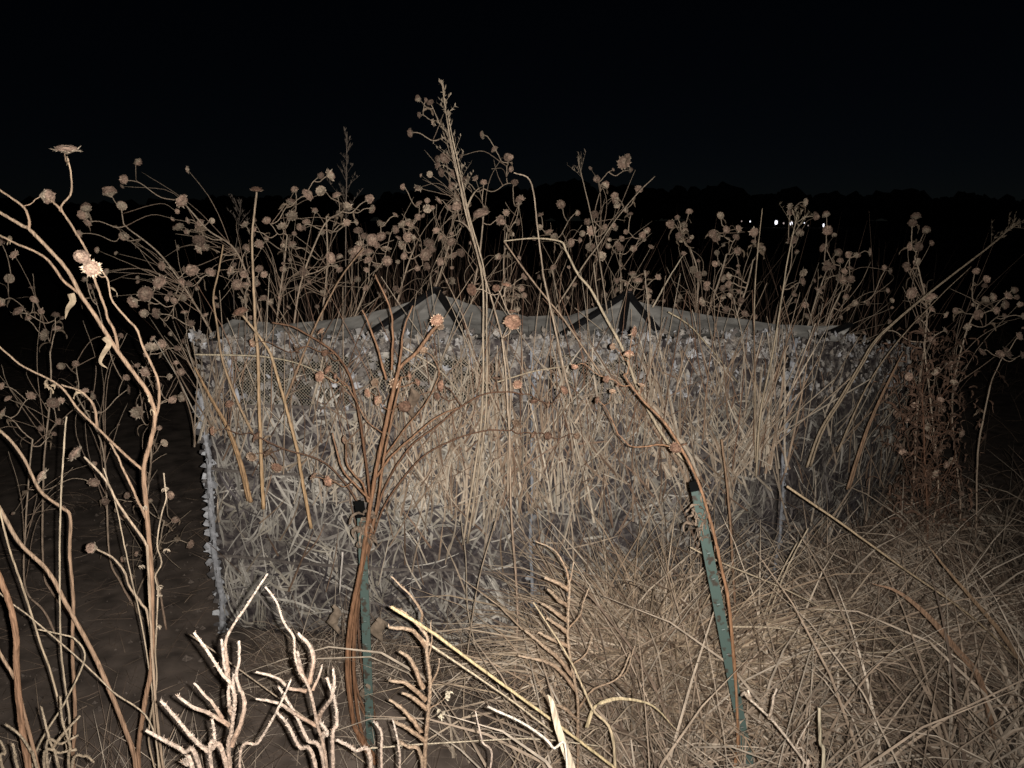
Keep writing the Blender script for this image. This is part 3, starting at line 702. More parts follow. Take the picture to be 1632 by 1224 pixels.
hero_extra('golden sunflower stalk leaning left with one round head above the roof edge', 'seed_head_stalk', [(496,842),(478,743),(475,721),(454,641),(441,597),(431,564),(411,533),(387,503)], 2.38, 6, 3.5, V(.5,.33,.18), V(.42,.31,.2), [(383,498,23)], group=GC, to_ground=False)
hero_extra('tall straight sunflower stalk with a single head high over the blind', 'seed_head_stalk', [(420,811),(417,745),(413,636),(411,560),(407,515),(404,445),(402,380),(409,306)], 2.4, 6.5, 3, V(.5,.33,.18), V(.36,.28,.2), [(409,302,17)], group=GC, to_ground=False)
sunflower('dark arching sunflower stem drooping over the left window', [(590,820),(578,700),(568,640),(557,597),(539,569),(519,551),(490,533),(465,520),(434,514)], [(513,529,15),(521,564,17),(475,556,16),(405,546,16)], 2.15, GC, tw=3.8, col=V(.16,.085,.05), col1=V(.14,.08,.05), leaves=0, ground_px=575)
sunflower('low sunflower branch spread across the left panel at the strap', [(572,960),(588,860),(570,800),(520,740),(450,715),(400,690)], [(411,698,20),(342,687,17),(429,723,15),(402,727,15),(441,744,15),(367,646,15)], 2.22, GC, tw=3.6, col=V(.15,.085,.055), col1=V(.13,.08,.055), leaves=1, ground_px=568)
sunflower('sunflower with five round pinkish heads before the valley of the roof', [(815,820),(812,700),(806,600),(800,540)], [(755,461,20),(792,460,15),(807,456,15),(815,516,24),(816,498,14)], 2.2, GC, tw=3.6, leaves=0)
sunflower('upper arching dark stem with russet heads across the middle window', [(566,1080),(574,950),(598,830),(618,768),(655,712),(700,677),(731,651),(770,629),(809,624),(834,629)], [(851,636,17),(872,645,14),(825,614,16),(896,623,16),(791,605,15),(698,631,15),(706,615,15)], 2.12, GC, tw=3.4, col=V(.18,.1,.06), col1=V(.13,.075,.05), leaves=1, ground_px=572)
sunflower('lower arching dark stem with russet heads beneath the middle window', [(564,1090),(572,960),(596,850),(622,790),(670,732),(718,703),(770,687),(809,686)], [(848,692,14),(872,694,13),(824,674,15),(921,695,12)], 2.13, GC, tw=3.2, col=V(.18,.1,.06), col1=V(.13,.075,.05), leaves=0, ground_px=570)
sunflower('reddish sunflower stalk slanting left from the right stake', [(1175,1190),(1162,978),(1149,906),(1138,854),(1118,785),(1097,736),(1061,677),(1022,636),(994,597)], [(917,582,15),(954,638,14),(969,604,15),(978,553,14),(1002,568,15),(976,625,13),(1022,615,15),(1076,713,15),(1008,528,17)], 1.66, GC, tw=5.4, col=V(.3,.16,.085), col1=V(.2,.12,.075), leaves=6, ground_px=1178, leafcol=V(.12,.07,.045),
  extra=[[(1076,713),(1050,708),(1010,712),(985,692)]])
hero_extra('straight brown stalk just right of the right stake', 'bare_stem', [(1172,1010),(1168,919),(1164,842),(1159,777),(1150,700)], 2.3, 5.5, 3.5, V(.24,.14,.09), V(.3,.2,.13), group=GC)
for lab, pth in (('broken dark twig beneath the left black stake cap', [(583,815),(560,800),(543,790)]),):
    pass
# big grey-brown hanging leaf on the vase-shaped sunflower
for lab, (x, y), L, w in (('large dark withered leaf beside the fork of the vase-shaped stalk', (655, 618), 62, 20), ('broad brown leaf folded around the left stake', (600, 985), 52, 26), ('crumpled brown leaf low on the left stake', (583, 1090), 48, 24), ('pale curled leaf at the foot of the vase-shaped stalk', (530, 965), 60, 20)):
    p = P(x, y, 2.0 if y > 700 else 2.2); o = vase if 'vase' in lab else empty('withered_leaf', p, lab, 'leaf'); mb = MB(); px = PXM(2.1)
    n = 8; vs = []
    for i in range(n+1):
        k = w*px*.5*math.sin(math.pi*(.06+.92*i/n))*U(.75, 1.2); c = p+V(.01*math.sin(i*.9), .004*i, -L*px*i/n)
        vs += [c-V(k, -.006, 0), c-V(0, .008, 0), c+V(k, .006, .0)]
    mb.add(vs, [(3*i+a, 3*i+a+1, 3*i+a+4, 3*i+a+3) for i in range(n) for a in (0, 1)], V(.17,.125,.09) if 'dark' in lab else V(.22,.17,.125)); mb.build('withered_leaf' if o is vase else 'leaf_blade', M_LEAF, o, smooth=True)

for lab, (x, y), (w_, h_), D_ in (('brown leaf litter caught on the right stake below its cap', (1117, 818), (13, 38), 1.67), ('brown leaf litter caught on the left stake below its cap', (582, 842), (8, 22), 1.99)):
    o = empty('leaf_litter', P(x, y, D_), lab, 'leaf'); mb = MB(); px = PXM(D_)
    for k in range(26): leaf_into(mb, P(x+U(-w_, w_)+(y-818)*0, y+U(-h_, h_), D_+U(-.02, .01)), px*U(16, 34), px*U(6, 13), V(.2, .15, .11)*U(.6, 1.4))
    mb.build('leaf_scraps', M_LEAF, o)
# stakes
def stake(label, top, bot, cap0, D):
    pt, pb, pc = P(*top, D), P(*bot, D-.04), P(*cap0, D)
    base = pb+(pb-pt)*.12
    root = empty('metal_stake', (base[0], base[1], 0), label, 'stake', 'green stakes in front of the blind')
    d = unit(pt-base); s = unit(np.cross(V(0, 1, 0), d)); n = np.cross(d, s)
    def prof(a, b, w, m, name, parent):
        mb = MB(); sec = [(-w, .000), (-w, .004), (-w*.18, .004), (-w*.18, .016), (w*.18, .016), (w*.18, .004), (w, .004), (w, .0)]
        vs = [q+s*x*1.0+n*(y) for q in (a, b) for x, y in sec]; k = len(sec)
        mb.add(vs, [(i, (i+1) % k, k+(i+1) % k, k+i) for i in range(k)]+[tuple(range(k-1, -1, -1)), tuple(range(k, 2*k))], V(.1, .1, .1))
        return mb.build(name, m, parent)
    prof(base-d*.1, pc, .0125, M_STAKE, 'post', root)
    prof(pc+d*.001, pt, .014, M_CAP, 'black_cap', root)
    for t in np.linspace(.12, .8, 9):
        q = base+(pc-base)*t-n*.003; mb = MB(); tube(mb, [q-s*.004, q+s*.004], .003, .003, V(.1,.1,.1), 6); mb.build('stud', M_STAKE, root)
stake('green painted metal stake with black cap behind the vase-shaped sunflower', (572, 799), (591, 1205), (576, 826), 2.03)
stake('green painted metal stake leaning left with black cap, before the right panel', (1107, 767), (1190, 1200), (1110, 783), 1.70)

# ------------------------------------------------------------------ tall grass stalks and tucked straw
STRAW = [V(.53,.445,.345), V(.48,.385,.29), V(.58,.5,.395), V(.42,.33,.245), V(.37,.27,.19)]
def grass_stalk(label, path, D, w0=4, w1=1.6, plume=0, leaves=0, col=None, ground=True, twin=None, flat=False, group='tall straw stalks'):
    col = random.choice(STRAW) if col is None else col
    tp = [P(t[0], t[1], t[2] if len(t) > 2 else D) for t in path]
    base = V(tp[0][0], tp[0][1], 0) if ground else tp[0]
    root = empty('grass_stalk', base, label, 'grass', group); px = PXM(D)
    mb = MB(); p = wiggle(smooth_path(([base] if ground and tp[0][2] > .1 else [])+tp, 8), .0006)
    if flat: blade(mb, p, px*w0, col, side=V(1, .2, .5), fold=.35)
    else: tube(mb, p, px*w0*.5, px*w1*.5, col, 5, rough=.05, col1=col*.8)
    if twin:
        q = p[:int(len(p)*.93)]+V(twin*px, .012, 0)*np.linspace(1, .4, int(len(p)*.93))[:, None]
        tube(mb, q, px*w0*.45, px*w1*.45, col*.9, 5, rough=.05)
    mb.build('stalk', M_STEM, root, smooth=True)
    if plume:
        n = len(p); k0 = int(n*(1-plume)); pm = MB()
        for i in range(k0, n-1):
            for j in range(2):
                s_ = 1-(i-k0)/(n-k0); L = px*(10+42*s_)*U(.5, 1); az = U(0, 6.28)
                t = unit(p[i+1]-p[i]); sd = unit(np.cross(t, RNG.normal(size=3)))
                e = p[i]+(t*U(.55, .9)+sd*U(.4, .8))*L
                mid = (p[i]+e)/2+V(0, 0, .04*L)
                bp = smooth_path([p[i], mid, e], 3); tube(pm, bp, px*.38, px*.2, col*.62, 3)
                for m_ in range(7):
                    c = bp[min(len(bp)-1, random.randint(2, len(bp)-1))]; d_ = unit(t+RNG.normal(size=3)*.5)*px*U(3, 7)
                    blade(pm, [c, c+d_*.5, c+d_], px*1.5, col*.6)
        tag(pm.build('plume', M_GRASS, root), kind='stuff')
    for k in range(leaves):
        i = random.randrange(len(p)//4, int(len(p)*.8)); lm = MB()
        blade(lm, arc(p[i], U(0, 6.28), U(.3, .8), px*U(40, 90), U(.6, 1.8)), px*U(2.5, 4.5), col*.9); lm.build('leaf_blade', M_GRASS, root)
    return root
g = grass_stalk
g('tallest grass stalk with twin stems and a feathery plume above the whole scene', [(738,868),(765,690),(770,610),(770,533),(768,440),(742,339),(727,264),(714,202),(704,128)], 2.36, 4.4, 1.5, plume=.36, twin=7, leaves=1, ground=False, col=V(.46,.37,.27))
g('second tall grass stalk crossing the twin-stemmed one at the strap', [(809,790),(811,700),(814,626),(811,595),(801,543),(783,476),(762,410),(744,335),(726,270),(716,220)], 2.34, 4.4, 1.4, leaves=1, ground=False)
g('lone dim grass plume standing apart left of the tallest one', [(545,640),(550,480),(551,380),(552,300),(553,210)], 3.9, 2.6, 1.2, plume=.34, col=V(.3,.24,.19))
g('dim small grass plume between the two leftmost head clusters', [(378,560),(372,430),(378,380),(384,325)], 4.0, 2.0, 1.0, plume=.2, col=V(.26,.21,.17))
g('kinked straw stalk with its top snapped to the left', [(912,640),(899,590),(891,553),(878,494),(866,440),(864,424),(857,367),(846,291),(819,275)], 2.35, 4.2, 2.0, ground=False, leaves=0)
g('straw stalk bent over in a flat elbow right of the kinked one', [(1092,734),(1061,700),(1022,631),(994,559),(966,507),(942,462),(921,437),(903,401),(893,385),(851,380),(803,384)], 2.33, 6, 2.0, ground=False, leaves=1, col=V(.5,.41,.29))
g('long straw slanting down right from the elbow stalk', [(960,600),(900,510),(869,473),(839,434),(803,384)], 2.4, 3.2, 2.2, ground=False)
g('straw stalk leaning right over the right roof peak', [(880,500),(929,424),(952,393),(980,352),(1016,308),(1044,281)], 2.9, 3.0, 1.4, ground=False, col=V(.34,.27,.2))
g('straight thin straw rising left over the right roof peak', [(968,500),(965,478),(952,393),(939,329),(921,254)], 2.95, 2.8, 1.4, ground=False, plume=.12, col=V(.34,.27,.2))
g('short pale straw stub poking up right of the right roof peak', [(1040,490),(1062,450),(1088,408)], 2.85, 3.2, 1.8, ground=False, col=V(.42,.35,.26))
g('straw stalk of the upright bundle that reaches toward the distant lights', [(1205,760),(1212,660),(1232,560),(1248,460),(1256,409),(1272,337)], 2.6, 4, 1.4, ground=False, plume=.1, col=V(.42,.34,.24))
g('vertical thin straw just left of the brightest distant light', [(1204,735),(1203,600),(1202,494),(1206,420),(1215,332)], 2.65, 3.4, 1.2, ground=False, col=V(.38,.3,.21))
g('long slanting straw with frayed tip reaching the right edge', [(1286,745),(1307,687),(1338,636),(1369,584),(1394,543),(1433,506),(1495,455),(1572,396),(1626,352)], 2.55, 4.4, .9, ground=False, plume=.12, twin=8, col=V(.3,.235,.165))
g('second slanting straw parallel beneath the long right one', [(1335,720),(1380,620),(1430,545),(1500,470),(1548,425)], 2.6, 3.2, 1.0, ground=False, col=V(.26,.2,.14))
g('reddish straw leaning outward at the blind\'s right end', [(1350,780),(1375,700),(1400,640),(1440,560)], 2.55, 4.2, 2, ground=False, twin=7, col=V(.24,.155,.1))
g('thin straw crossing the left window from corner to centre', [(310,565),(370,566),(430,570),(490,585),(560,622)], 2.45, 3.2, 2.2, ground=False, col=V(.45,.38,.27))
g('short straw lying across the middle window', [(640,552),(700,590),(735,630)], 2.42, 3.4, 2.6, ground=False, col=V(.48,.4,.3))
g('level straw along the lower edge of the middle window', [(790,610),(850,592),(905,583)], 2.38, 3, 2, ground=False, col=V(.46,.38,.27))
g('thin yellow straw slanting down over the top of the right panel', [(1065,497),(1100,520),(1140,565),(1176,610)], 2.7, 3.2, 1.6, ground=False, leaves=0, col=V(.42,.35,.24))
g('brown stalk curving up over the left roof slope', [(454,640),(480,574),(498,530),(519,487),(545,440),(580,395)], 2.45, 4, 2.2, ground=False, col=V(.3,.2,.13))
g('stalk bowing left along the blind\'s left corner', [(403,690),(377,636),(354,572),(346,520),(340,474),(349,430),(356,390)], 2.45, 4.5, 2.2, ground=False, col=V(.38,.27,.17))
g('orange split stalk tucked in the strap near the left pole', [(400,800),(385,740),(364,682),(340,640),(310,585)], 2.46, 7, 3, ground=False, twin=-6, col=V(.42,.27,.15))
# right and bottom foreground straws
g('long straw slanting down right across the dark right panel', [(1254,775),(1329,826),(1440,906),(1546,981),(1632,1060),(1700,1120)], 1.95, 4.6, 3.5, ground=False, col=V(.38,.29,.19))
g('long straw from the right stake down toward the lower right', [(1100,872),(1149,896),(1241,934),(1329,978),(1406,1015),(1480,1050)], 1.95, 3.4, 2.2, ground=False, col=V(.42,.34,.24))
g('straw pair crossing in an X before the right corner of the blind', [(1195,1090),(1240,940),(1288,842)], 2.1, 4.4, 2.4, ground=False, twin=-8, col=V(.44,.36,.26))
g('brown reed blade arching in the lower right', [(1585,1180),(1562,1085),(1521,1032),(1482,986),(1433,945),(1390,930)], 1.8, 12, 4, ground=False, flat=True, col=V(.27,.17,.11))
g('brown reed leaning left at the right edge', [(1660,1100),(1600,1015),(1570,978),(1510,909),(1480,870)], 1.9, 8, 3.5, ground=False, flat=True, col=V(.28,.19,.12))
g('thin level straw curving off the right stake', [(1150,999),(1212,999),(1260,1004),(1310,1025),(1400,1040),(1500,1022)], 1.85, 4, 2, ground=False, col=V(.44,.36,.26))
g('long yellow straw slanting down right across the lower centre', [(623,967),(682,1004),(749,1053),(877,1146),(975,1220),(1020,1255)], 1.3, 6, 5, ground=False, col=V(.48,.38,.22))
g('pale straw running beneath the long yellow one', [(660,1008),(689,1030),(800,1105),(880,1166)], 1.32, 4.2, 3.2, ground=False, col=V(.46,.38,.27))
g('overexposed white straw stub in the lower centre', [(905,1245),(880,1190),(839,1156),(777,1126)], 1.05, 5, 4.5, ground=True, col=V(.5,.45,.38))
g('broad pale reed blade standing in the lower centre', [(915,1240),(911,1224),(890,1161),(880,1120),(873,1107)], 1.1, 15, 5, ground=False, flat=True, col=V(.42,.35,.26))
g('straight straw leaning left beside the broad reed blade', [(980,1205),(944,1128),(906,1048),(850,960)], 1.35, 7, 2.5, ground=True, col=V(.44,.35,.23))
g('ribbon of dry grass arching right in the lower centre', [(935,1160),(947,1128),(965,1118),(993,1114),(1040,1125),(1080,1165)], 1.4, 7, 5, ground=False, flat=True, col=V(.36,.29,.18))
g('upright thick pale straw near the lower right', [(1310,1240),(1308,1180),(1306,1128)], 1.25, 8, 6, ground=True, col=V(.42,.36,.26))
g('thin straw crossing low behind the foreground twigs', [(300,1010),(480,1140),(560,1200),(600,1230)], 1.7, 2.6, 2, ground=False, col=V(.38,.3,.22))
g('thin level straw low in the lower centre', [(560,1195),(680,1186),(840,1178),(960,1190)], 1.4, 3, 2, ground=False, col=V(.44,.37,.27))
g('white straw stub hanging before the dark left panel', [(546,880),(541,945)], 2.3, 4, 3, ground=False, col=V(.55,.5,.45))
g('thin straw leaning over the lower left panel', [(760,1040),(745,970),(742,890),(735,830)], 2.2, 3, 2, ground=False, col=V(.4,.33,.25))
g('bent straw before the middle of the lower panels', [(740,1100),(760,940),(790,830)], 2.0, 3, 2, ground=True, col=V(.38,.3,.22))

# bundles of straw tucked under the straps
def wall_at(x, off):
    pn = AB if x < 846 else BC if x < 1256 else CE
    r = ray(x, 700); m = np.array([[r[0], -pn.t[0]*pn.L], [r[1], -pn.t[1]*pn.L]]); s = np.linalg.solve(m, pn.a[:2])
    return r[1]*s[0]-off
def bundle(label, x, y, n, spread, up, down, lean=0, wpx=3.0, dark=1.0, name='straw_bundle'):
    D = wall_at(x, .06); root = empty(name, P(x, y, D), label, 'straw bundle', 'straw bundles tucked in the straps'); px = PXM(D)
    mb = MB()
    for k in range(n):
        c = random.choice(STRAW)*U(.75, 1.1)*dark; dx = RNG.normal()*spread*.5; a = lean+RNG.normal()*.3
        x0 = x+dx; q0 = (x0-a*down*U(.4, .8)+U(-3, 3), y+down*U(.2, .9)); q2 = (x0+a*up+U(-8, 8), y-up*U(.5, 1)); dd = D+U(-.03, .02)
        pth = smooth_path([P(*q0, dd-.01), P(x0, y, dd), P((x0+q2[0])/2+U(-6, 6), (y+q2[1])/2, dd-.02), P(*q2, dd-U(0, .12))], 4)
        if random.random() < .55: tube(mb, pth, px*wpx*.5*U(.6, 1.1), px*wpx*.28, c, 5)
        else: blade(mb, pth, px*wpx*U(.9, 1.5), c, side=V(1, U(-.6, .6), 0))
    tag(mb.build('straws', M_GRASS, root), kind='stuff')
bundle('straw bundle tucked at the blind\'s left corner', 345, 660, 26, 46, 130, 60, -.12, 2.4, .75)
bundle('thin straw bundle left of the vase-shaped sunflower', 540, 745, 12, 60, 110, 70, .12, 2.6)
bundle('fanned straw bundle right behind the vase-shaped sunflower', 625, 742, 26, 90, 150, 95, .05, 2.8)
bundle('straw bundle below the left roof peak', 690, 742, 24, 60, 150, 100, .02, 2.8)
bundle('thick pale straw bundle left of the middle pole', 755, 742, 26, 60, 210, 105, .0, 3.2)
bundle('straw bundle at the middle pole', 815, 738, 18, 50, 180, 90, -.03, 2.8)
bundle('straw bundle just right of the middle pole', 885, 735, 22, 60, 160, 110, -.1, 2.6, .9)
bundle('straw bundle with rust tones in the middle of the right panel', 945, 730, 22, 60, 140, 90, -.02, 2.6, .82)
bundle('heavy straw bundle leaning left in the right panel', 1055, 715, 34, 60, 215, 80, -.38, 3.4)
bundle('loose straw bundle left of the upright one', 1120, 712, 24, 90, 90, 120, -.2, 2.6, .85)
bundle('level tangle of straw between the leaning and upright bundles', 1150, 700, 18, 120, 70, 40, .5, 2.2, .8)
bundle('upright straw bundle before the right corner of the blind', 1208, 712, 34, 40, 200, 60, .08, 3.4)
bundle('dark straw bundle leaning right on the blind\'s end panel', 1330, 700, 12, 50, 130, 70, .35, 2.4, .6)
bundle('red-brown straw bundle at the far end panel', 1400, 690, 12, 50, 130, 100, .25, 2.4, .45)

# ------------------------------------------------------------------ rough twigs close to the lens
TW0, TW1 = V(.22, .145, .1), V(.42, .35, .29)
def rough_bush(label, D, branches, w=11, sub=0, c0=TW0, c1=TW1, cat='shrub', base_px=None, knob=.1):
    b0 = P(branches[0][0][0], branches[0][0][1], D); base = V(b0[0], D+.05, 0)
    root = empty('rough_twig_bush', base, label, cat, 'rough twig bushes in the foreground'); px = PXM(D)
    first = True
    for br in branches:
        wd = w
        if isinstance(br[-1], (int, float)): wd = br[-1]; br = br[:-1]
        dz = U(-.03, .03); pts = [P(x, y, D+dz*min(1, i*.5)) for i, (x, y) in enumerate(br)]
        if first or br[0][1] > 1195: pts = [base*.9+b0*V(.1, .1, 0), (base+pts[0])/2]+pts
        first = False
        L = sum(np.linalg.norm(a-b) for a, b in zip(pts[:-1], pts[1:])); 
        p = smooth_path(pts, max(3, int(L/len(pts)/.0045)))
        mb = MB(); tube(mb, wiggle(p, .0006), px*wd*.38, px*wd*.2, c0, 7, rough=knob, jag=.2, col1=c1)
        # little scale leaves pressed to the bark
        for k in range(int(L/.0045)):
            q = p[random.randrange(len(p))]; d_ = unit(RNG.normal(size=3)+V(0, -.3, .6)); l_ = px*wd*U(.35, .58)
            blade(mb, [q, q+d_*l_*.6, q+d_*l_+V(0, 0, l_*.3)], px*wd*.17, (c0+(c1-c0)*U(0, 1))*U(.8, 1.25))
        mb.build('twig', M_TWIG, root)
    return root
rough_bush('bright rough-barked twig cluster in the left foreground, reaching highest', 1.0, [
 [(367,1224),(369,1166),(374,1115),(367,1089),(354,1074),(331,1038),(309,1008)],
 [(368,1094),(359,1063),(353,1020)], [(366,1090),(362,1050),(360,1022),(374,994),(400,955),(426,915),8],
 [(369,1190),(387,1148),(390,1115),(377,1084),(380,1053),(381,1022)], [(367,1156),(336,1138),(305,1125),(284,1110)],
 [(354,1146),(341,1123),(323,1105),(309,1089),9], [(359,1215),(331,1197),(308,1177),(282,1146),(256,1116),13],
 [(320,1228),(292,1197),(262,1180),(233,1164),13], [(337,1226),(342,1179),(338,1146)], [(382,1222),(413,1182),(444,1128),(464,1083),8], [(310,1235),(298,1218),(290,1213),14],
 [(371,1140),(364,1120),(365,1085)], [(375,1120),(372,1090),(373,1075),8]])
rough_bush('bright rough-barked twig cluster right of the highest one', 1.08, [
 [(521,1224),(506,1156),(493,1099),(477,1069),(470,1043),(468,1015),(452,991),(441,960),(423,935),8],
 [(493,1089),(500,1053),(493,1027),(475,1009)], [(490,1102),(462,1097),(441,1081),(408,1071),9], [(506,1156),(467,1135),(441,1120),(408,1114),9],
 [(504,1150),(516,1130),(529,1112),(534,1089),(531,1066)], [(498,1099),(508,1076),(513,1061),7], [(530,1200),(537,1153),(533,1115),(521,1080)],
 [(516,1218),(490,1179),(472,1141),(444,1094)], [(503,1222),(477,1190),(459,1156),(441,1135)], [(591,1222),(565,1195),(537,1179),12], [(515,1200),(522,1170),(510,1150)], [(486,1085),(478,1060),(474,1040)]])
rough_bush('thin bent twigs right of the bright clusters at the bottom edge', 1.12, [[(609,1230),(609,1174),(603,1158),(596,1150),8], [(637,1230),(635,1190),(626,1147),7], [(780,1230),(768,1180),(758,1134),6]])
B0, B1 = V(.25, .165, .105), V(.36, .27, .19)
spike = rough_bush('brown feathery twig spike in the lower centre with pale little flowers', 1.32, [
 [(677,1224),(682,1141),(686,1089),(680,1038),(679,1012),(646,978),(623,967),10], [(678,1030),(659,1007),(640,1002),(620,1000)], [(672,990),(671,975),(651,945),(624,919),6],
 [(674,1097),(656,1053),(637,1038)], [(679,1115),(648,1089),(620,1084)], [(680,1130),(660,1115),(641,1105)], [(671,1166),(646,1135),(620,1115)], [(676,1180),(650,1160),(628,1150)], [(684,1095),(697,1070),(700,1050),5], [(683,1050),(688,1020),(687,990),4],
 [(672,1210),(650,1190),(632,1182)], [(684,1130),(700,1120),(712,1108),3]], w=11, c0=B0, c1=B1)
rough_bush('brown feathery twig spike right of the middle, like a bare fern', 1.5, [
 [(921,1224),(921,1166),(921,1115),(913,1068),(906,1025),(906,973),(908,935),(906,924),8], [(906,924),(902,905),(890,885),(874,871),(854,863),5], [(906,940),(890,930),(868,921)], [(905,965),(890,955),(873,939)], [(905,990),(885,975),(863,962)],
 [(908,1030),(880,1018),(859,1008)], [(915,1080),(890,1050),(866,1030),(836,1004)], [(918,1100),(880,1060),(826,1045)], [(908,1000),(925,980),(930,960),(939,937),4], [(906,935),(912,915),(914,895),4], [(912,1060),(935,1040),(945,1010),4], [(921,1130),(945,1100),(985,1080),(1005,1040),5], [(985,1080),(1000,1070),(1012,1030),4], [(906,1010),(890,998),(872,985)],
 [(921,1150),(900,1130),(880,1120)]], w=10, c0=B0*.95, c1=B1*.95)
rough_bush('spotted pale twig with bud clusters at the lower right', 1.25, [[(1285,1228),(1281,1213),(1238,1156),(1212,1130),(1192,1112),8], [(1225,1145),(1232,1120),(1238,1098),7], [(1195,1113),(1188,1104),(1182,1108),10], [(1196,1114),(1192,1100),8], [(1281,1213),(1270,1190),(1290,1150),4]], w=8, c0=V(.3,.23,.17), c1=V(.5,.42,.34))
rough_bush('dark blunt twigs clumped in the lower left corner', 1.2, [
 [(60,1228),(48,1195),(30,1170),(10,1155)], [(95,1228),(80,1180),(66,1127)], [(75,1200),(100,1185),(125,1172)], [(70,1215),(98,1200),(122,1195)], [(110,1228),(112,1190),(100,1150),(96,1110)], [(85,1190),(104,1165),(127,1141)], [(30,1228),(25,1205),(20,1185)], [(115,1228),(135,1205),(150,1215)], [(5,1228),(8,1200),(0,1180)]], w=8, c0=V(.2,.15,.1), c1=V(.3,.24,.17))
for lab, (x, y), D in (('pale little dried flower beside the brown twig spike', (716,1107), 1.3), ('pair of pale dried flowers on the brown twig spike', (701,1140), 1.3)):
    mb = MB()
    for k in range(10): leaf_into(mb, P(x+U(-4, 4), y+U(-5, 5), D-.02), U(8, 12)*PXM(D), U(5, 8)*PXM(D), V(.46,.4,.3)*U(.8, 1.1))
    mb.build('dried_flower', M_LEAF, spike)

# ------------------------------------------------------------------ grass masses
def in_blind(x, y):
    for pn in (AB, BC, CE):
        pass
    # front line of the blind at that x
    if x < NODE['A'][0][0]-.02 or x > NODE['E'][0][0]: return False
    a, b = (NODE['A'][0], NODE['B'][0]) if x < NODE['B'][0][0] else (NODE['B'][0], NODE['C'][0]) if x < NODE['C'][0][0] else (NODE['C'][0], NODE['E'][0])
    return 4.3 > y > a[1]+(b[1]-a[1])*(x-a[0])/(b[0]-a[0])-.05
def grass(name, label, n, sample, Lr, lean, droop, wr, cols, azf=None, clump=1, rad=.03, lift=0.0, tone=(.7, 1.2), spread=.9):
    mb = MB(); k = 0
    while k < n:
        x, y = sample()
        if in_blind(x, y): k += 1; continue
        c0 = random.choice(cols); az0 = U(0, 6.28)
        for j in range(clump):
            px_, py_ = x+RNG.normal()*rad, y+RNG.normal()*rad
            if in_blind(px_, py_): py_ -= .12
            az = azf() if azf else az0+RNG.normal()*spread
            pth = arc((px_, py_, U(-.01, .03)+lift*random.random()**2), az, U(*lean), U(*Lr), U(*droop), 5)
            pth[:, 2] = np.maximum(pth[:, 2], .004+.01*random.random())
            if any(in_blind(q[0], q[1]) for q in pth[::2]): 
                pth[:, 1] = np.minimum(pth[:, 1], py_+.02)
            blade(mb, pth, U(*wr), c0*U(*tone))
            k += 1
    return tag(mb.build(name, M_GRASS), label, 'grass', kind='stuff')
DRY = [V(.38,.295,.22), V(.31,.235,.172), V(.48,.39,.30), V(.2,.145,.108), V(.12,.088,.066), V(.57,.48,.38)]
def right_field():
    while True:
        y = U(1.55, 3.6); x = U(-.1, 2.6)
        dens = 1/(1+math.exp(-(x-.2-.1*(2.2-y))*13))
        dens *= 1-.8*math.exp(-((x-.92)/.28)**2-((y-2.62)/.3)**2)
        if random.random() < dens: return x, y
grass('dry_grass', 'tangled mat of dry straw-coloured grass in the lower right', 2300, right_field, (.25, .8), (.2, 1.2), (.4, 1.9), (.0035, .012), DRY, clump=15, rad=.035, lift=.1, tone=(.45, 1.2), spread=.55)
grass('fine_grass', 'fine thatch of thin dead grass beneath the straw in the lower right', 1700, right_field, (.1, .35), (.4, 1.45), (.1, 1.2), (.0015, .003), DRY[3:5], clump=5, rad=.05, lift=.04)
grass('foreground_grass', 'tall arching straw along the bottom edge of the picture', 560, lambda: (RNG.normal(.36, .2) if random.random() < .5 else U(.3, 1.5), U(1.2, 1.8)), (.55, .95), (.02, .7), (.6, 2.3), (.003, .009), DRY[:3]+DRY[5:], clump=3, rad=.05, tone=(.5, 1.1))
def mound():
    return .5+RNG.normal()*.15, 2.12+RNG.normal()*.10
grass('grass_mound', 'arched mound of straw grass before the right panel, left of the right stake', 1300, mound, (.5, .88), (.05, .75), (.6, 2.3), (.003, .009), [V(.42,.325,.225), V(.49,.39,.285), V(.35,.26,.18), V(.55,.455,.35), V(.24,.17,.12)], clump=6, rad=.03)
grass('grass_tussock', 'tussock of dry grass at the foot of the blind\'s right end', 1300, lambda: (1.4+RNG.normal()*.25, 2.45+RNG.normal()*.15), (.35, .7), (.1, .9), (.5, 1.8), (.0025, .006), DRY, clump=6, rad=.03)
grass('thin_grass', 'sparse thin grass on the soil below the left panel', 1000, lambda: (U(-1.0, .3), U(1.5, 2.62)), (.06, .26), (.3, 1.4), (.1, 1.2), (.001, .0025), DRY[2:], clump=4, rad=.03)
grass('ground_litter', 'scraps of dead grass lying on the bare soil at the left', 1700, lambda: (U(-2.6, -.5), U(1.6, 4.2)), (.04, .2), (1.0, 1.55), (.0, .4), (.0012, .0035), DRY[1:2]+DRY[3:5]*2, clump=2, rad=.06)
grass('left_grass', 'dry grass clump at the foot of the left foreground stems', 500, lambda: (-1.02+RNG.normal()*.18, 1.62+RNG.normal()*.12), (.12, .4), (.1, 1.2), (.2, 1.4), (.002, .004), DRY, clump=5, rad=.03)
grass('field_grass', 'dim dry grass in the dark field behind and right of the blind', 2600, lambda: (U(1.5, 9), U(3.3, 10)), (.15, .5), (.2, 1.2), (.2, 1.2), (.003, .006), DRY[3:5], clump=5, rad=.08)
grass('field_grass', 'dim dry grass in the dark field left of the blind', 900, lambda: (U(-7, -1.4), U(3.8, 9)), (.1, .35), (.4, 1.3), (.2, 1.2), (.003, .006), DRY[3:5], clump=4, rad=.08)
grass('front_straw', 'loose straw along the foot of the two front panels', 1300, lambda: (U(-.9, 1.2), 2.42+RNG.normal()*.08), (.12, .42), (.1, 1.3), (.2, 1.5), (.0015, .0035), DRY, clump=4, rad=.04)
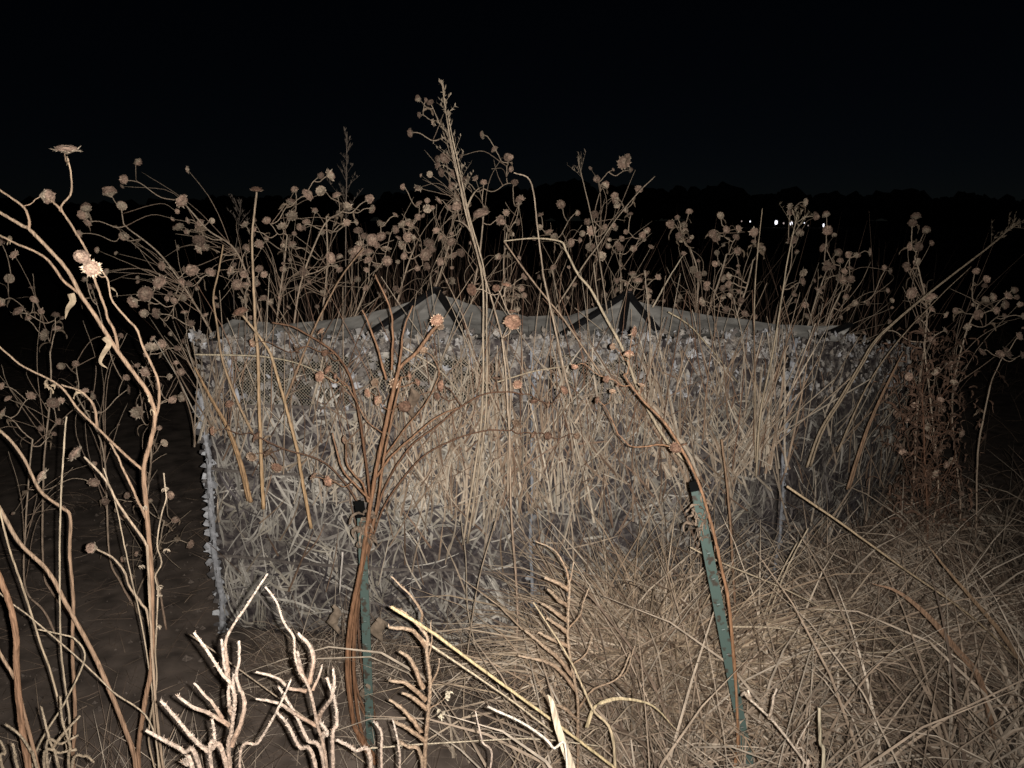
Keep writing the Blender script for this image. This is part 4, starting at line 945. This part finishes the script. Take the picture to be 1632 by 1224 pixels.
def behind():
    return (RNG.normal(-.45, .55) if random.random() < .6 else U(-1.7, 2.6)), U(4.4, 5.0)
grass('thicket', 'thicket of thin dry stems behind the roof of the blind', 1000, behind, (.95, 1.72), (.02, .5), (-.15, .6), (.003, .006), [V(.33,.215,.155), V(.38,.27,.2), V(.26,.165,.115)], clump=4, rad=.08, tone=(.5, 1.1))
# fine stray straw caught all over the front of the blind
mb = MB()
for k in range(620):
    x = U(340, 1420) if k % 5 == 0 else min(1170, max(480, RNG.normal(860, 190))); y = U(575, 800) if k % 6 else U(780, 900); D = wall_at(x, U(.05, .16)); px = PXM(D)
    a = RNG.normal()*.6; L = U(25, 130); c = random.choice(STRAW+[V(.27,.18,.125)]*2)*U(.5, 1.0)
    q0, q1 = (x-math.sin(a)*L/2, y+math.cos(a)*L/2), (x+math.sin(a)*L/2, y-math.cos(a)*L/2)
    blade(mb, smooth_path([P(*q0, D), P(x+U(-7, 7), y, D-U(0, .04)), P(*q1, D-U(-.02, .05))], 3), px*U(1.2, 3.6), c, side=V(1, U(-.7, .7), U(-.3, .3)))
for k in range(150):                      # thin stems rising past the roof edge
    x = U(350, 1330); D = wall_at(x, U(.06, .2)); px = PXM(D); y0, y1 = U(590, 760), U(430, 560); ln = RNG.normal()*.32
    c = random.choice([V(.33,.22,.15), V(.42,.32,.23), V(.5,.41,.31), V(.25,.15,.1)])*U(.6, 1.1)
    tube(mb, wiggle(smooth_path([P(x, y0, D), P(x+ln*(y0-y1)*.45+U(-6, 6), (y0+y1)/2, D-.03), P(x+ln*(y0-y1), y1, D+U(-.1, .1))], 5), .001), px*U(.5, 1.2), px*.4, c, 4)
tag(mb.build('stray_straw', M_GRASS), 'stray straw caught all over the front of the blind', 'straw', kind='stuff')
# clods on the bare soil
mb = MB()
for k in range(1300):
    x, y = U(-2.6, -.2), U(1.5, 4.5); r = .004+.018*random.random()**3; c = V(x, y, -.012)
    vs = [c+r*V(math.cos(a)*U(.7, 1.2), math.sin(a)*U(.7, 1.2), 0) for a in np.linspace(0, 6.28, 5, endpoint=False)]+[c+r*V(U(-.3, .3), U(-.3, .3), U(.2, .5))+V(0, 0, .006)]
    mb.add(vs, [(i, (i+1) % 5, 5) for i in range(5)], V(.12, .096, .08)*U(.5, 1.4))
tag(mb.build('soil_clods', M_TWIG), 'small clods and grit on the bare soil at the left', 'soil', kind='stuff')
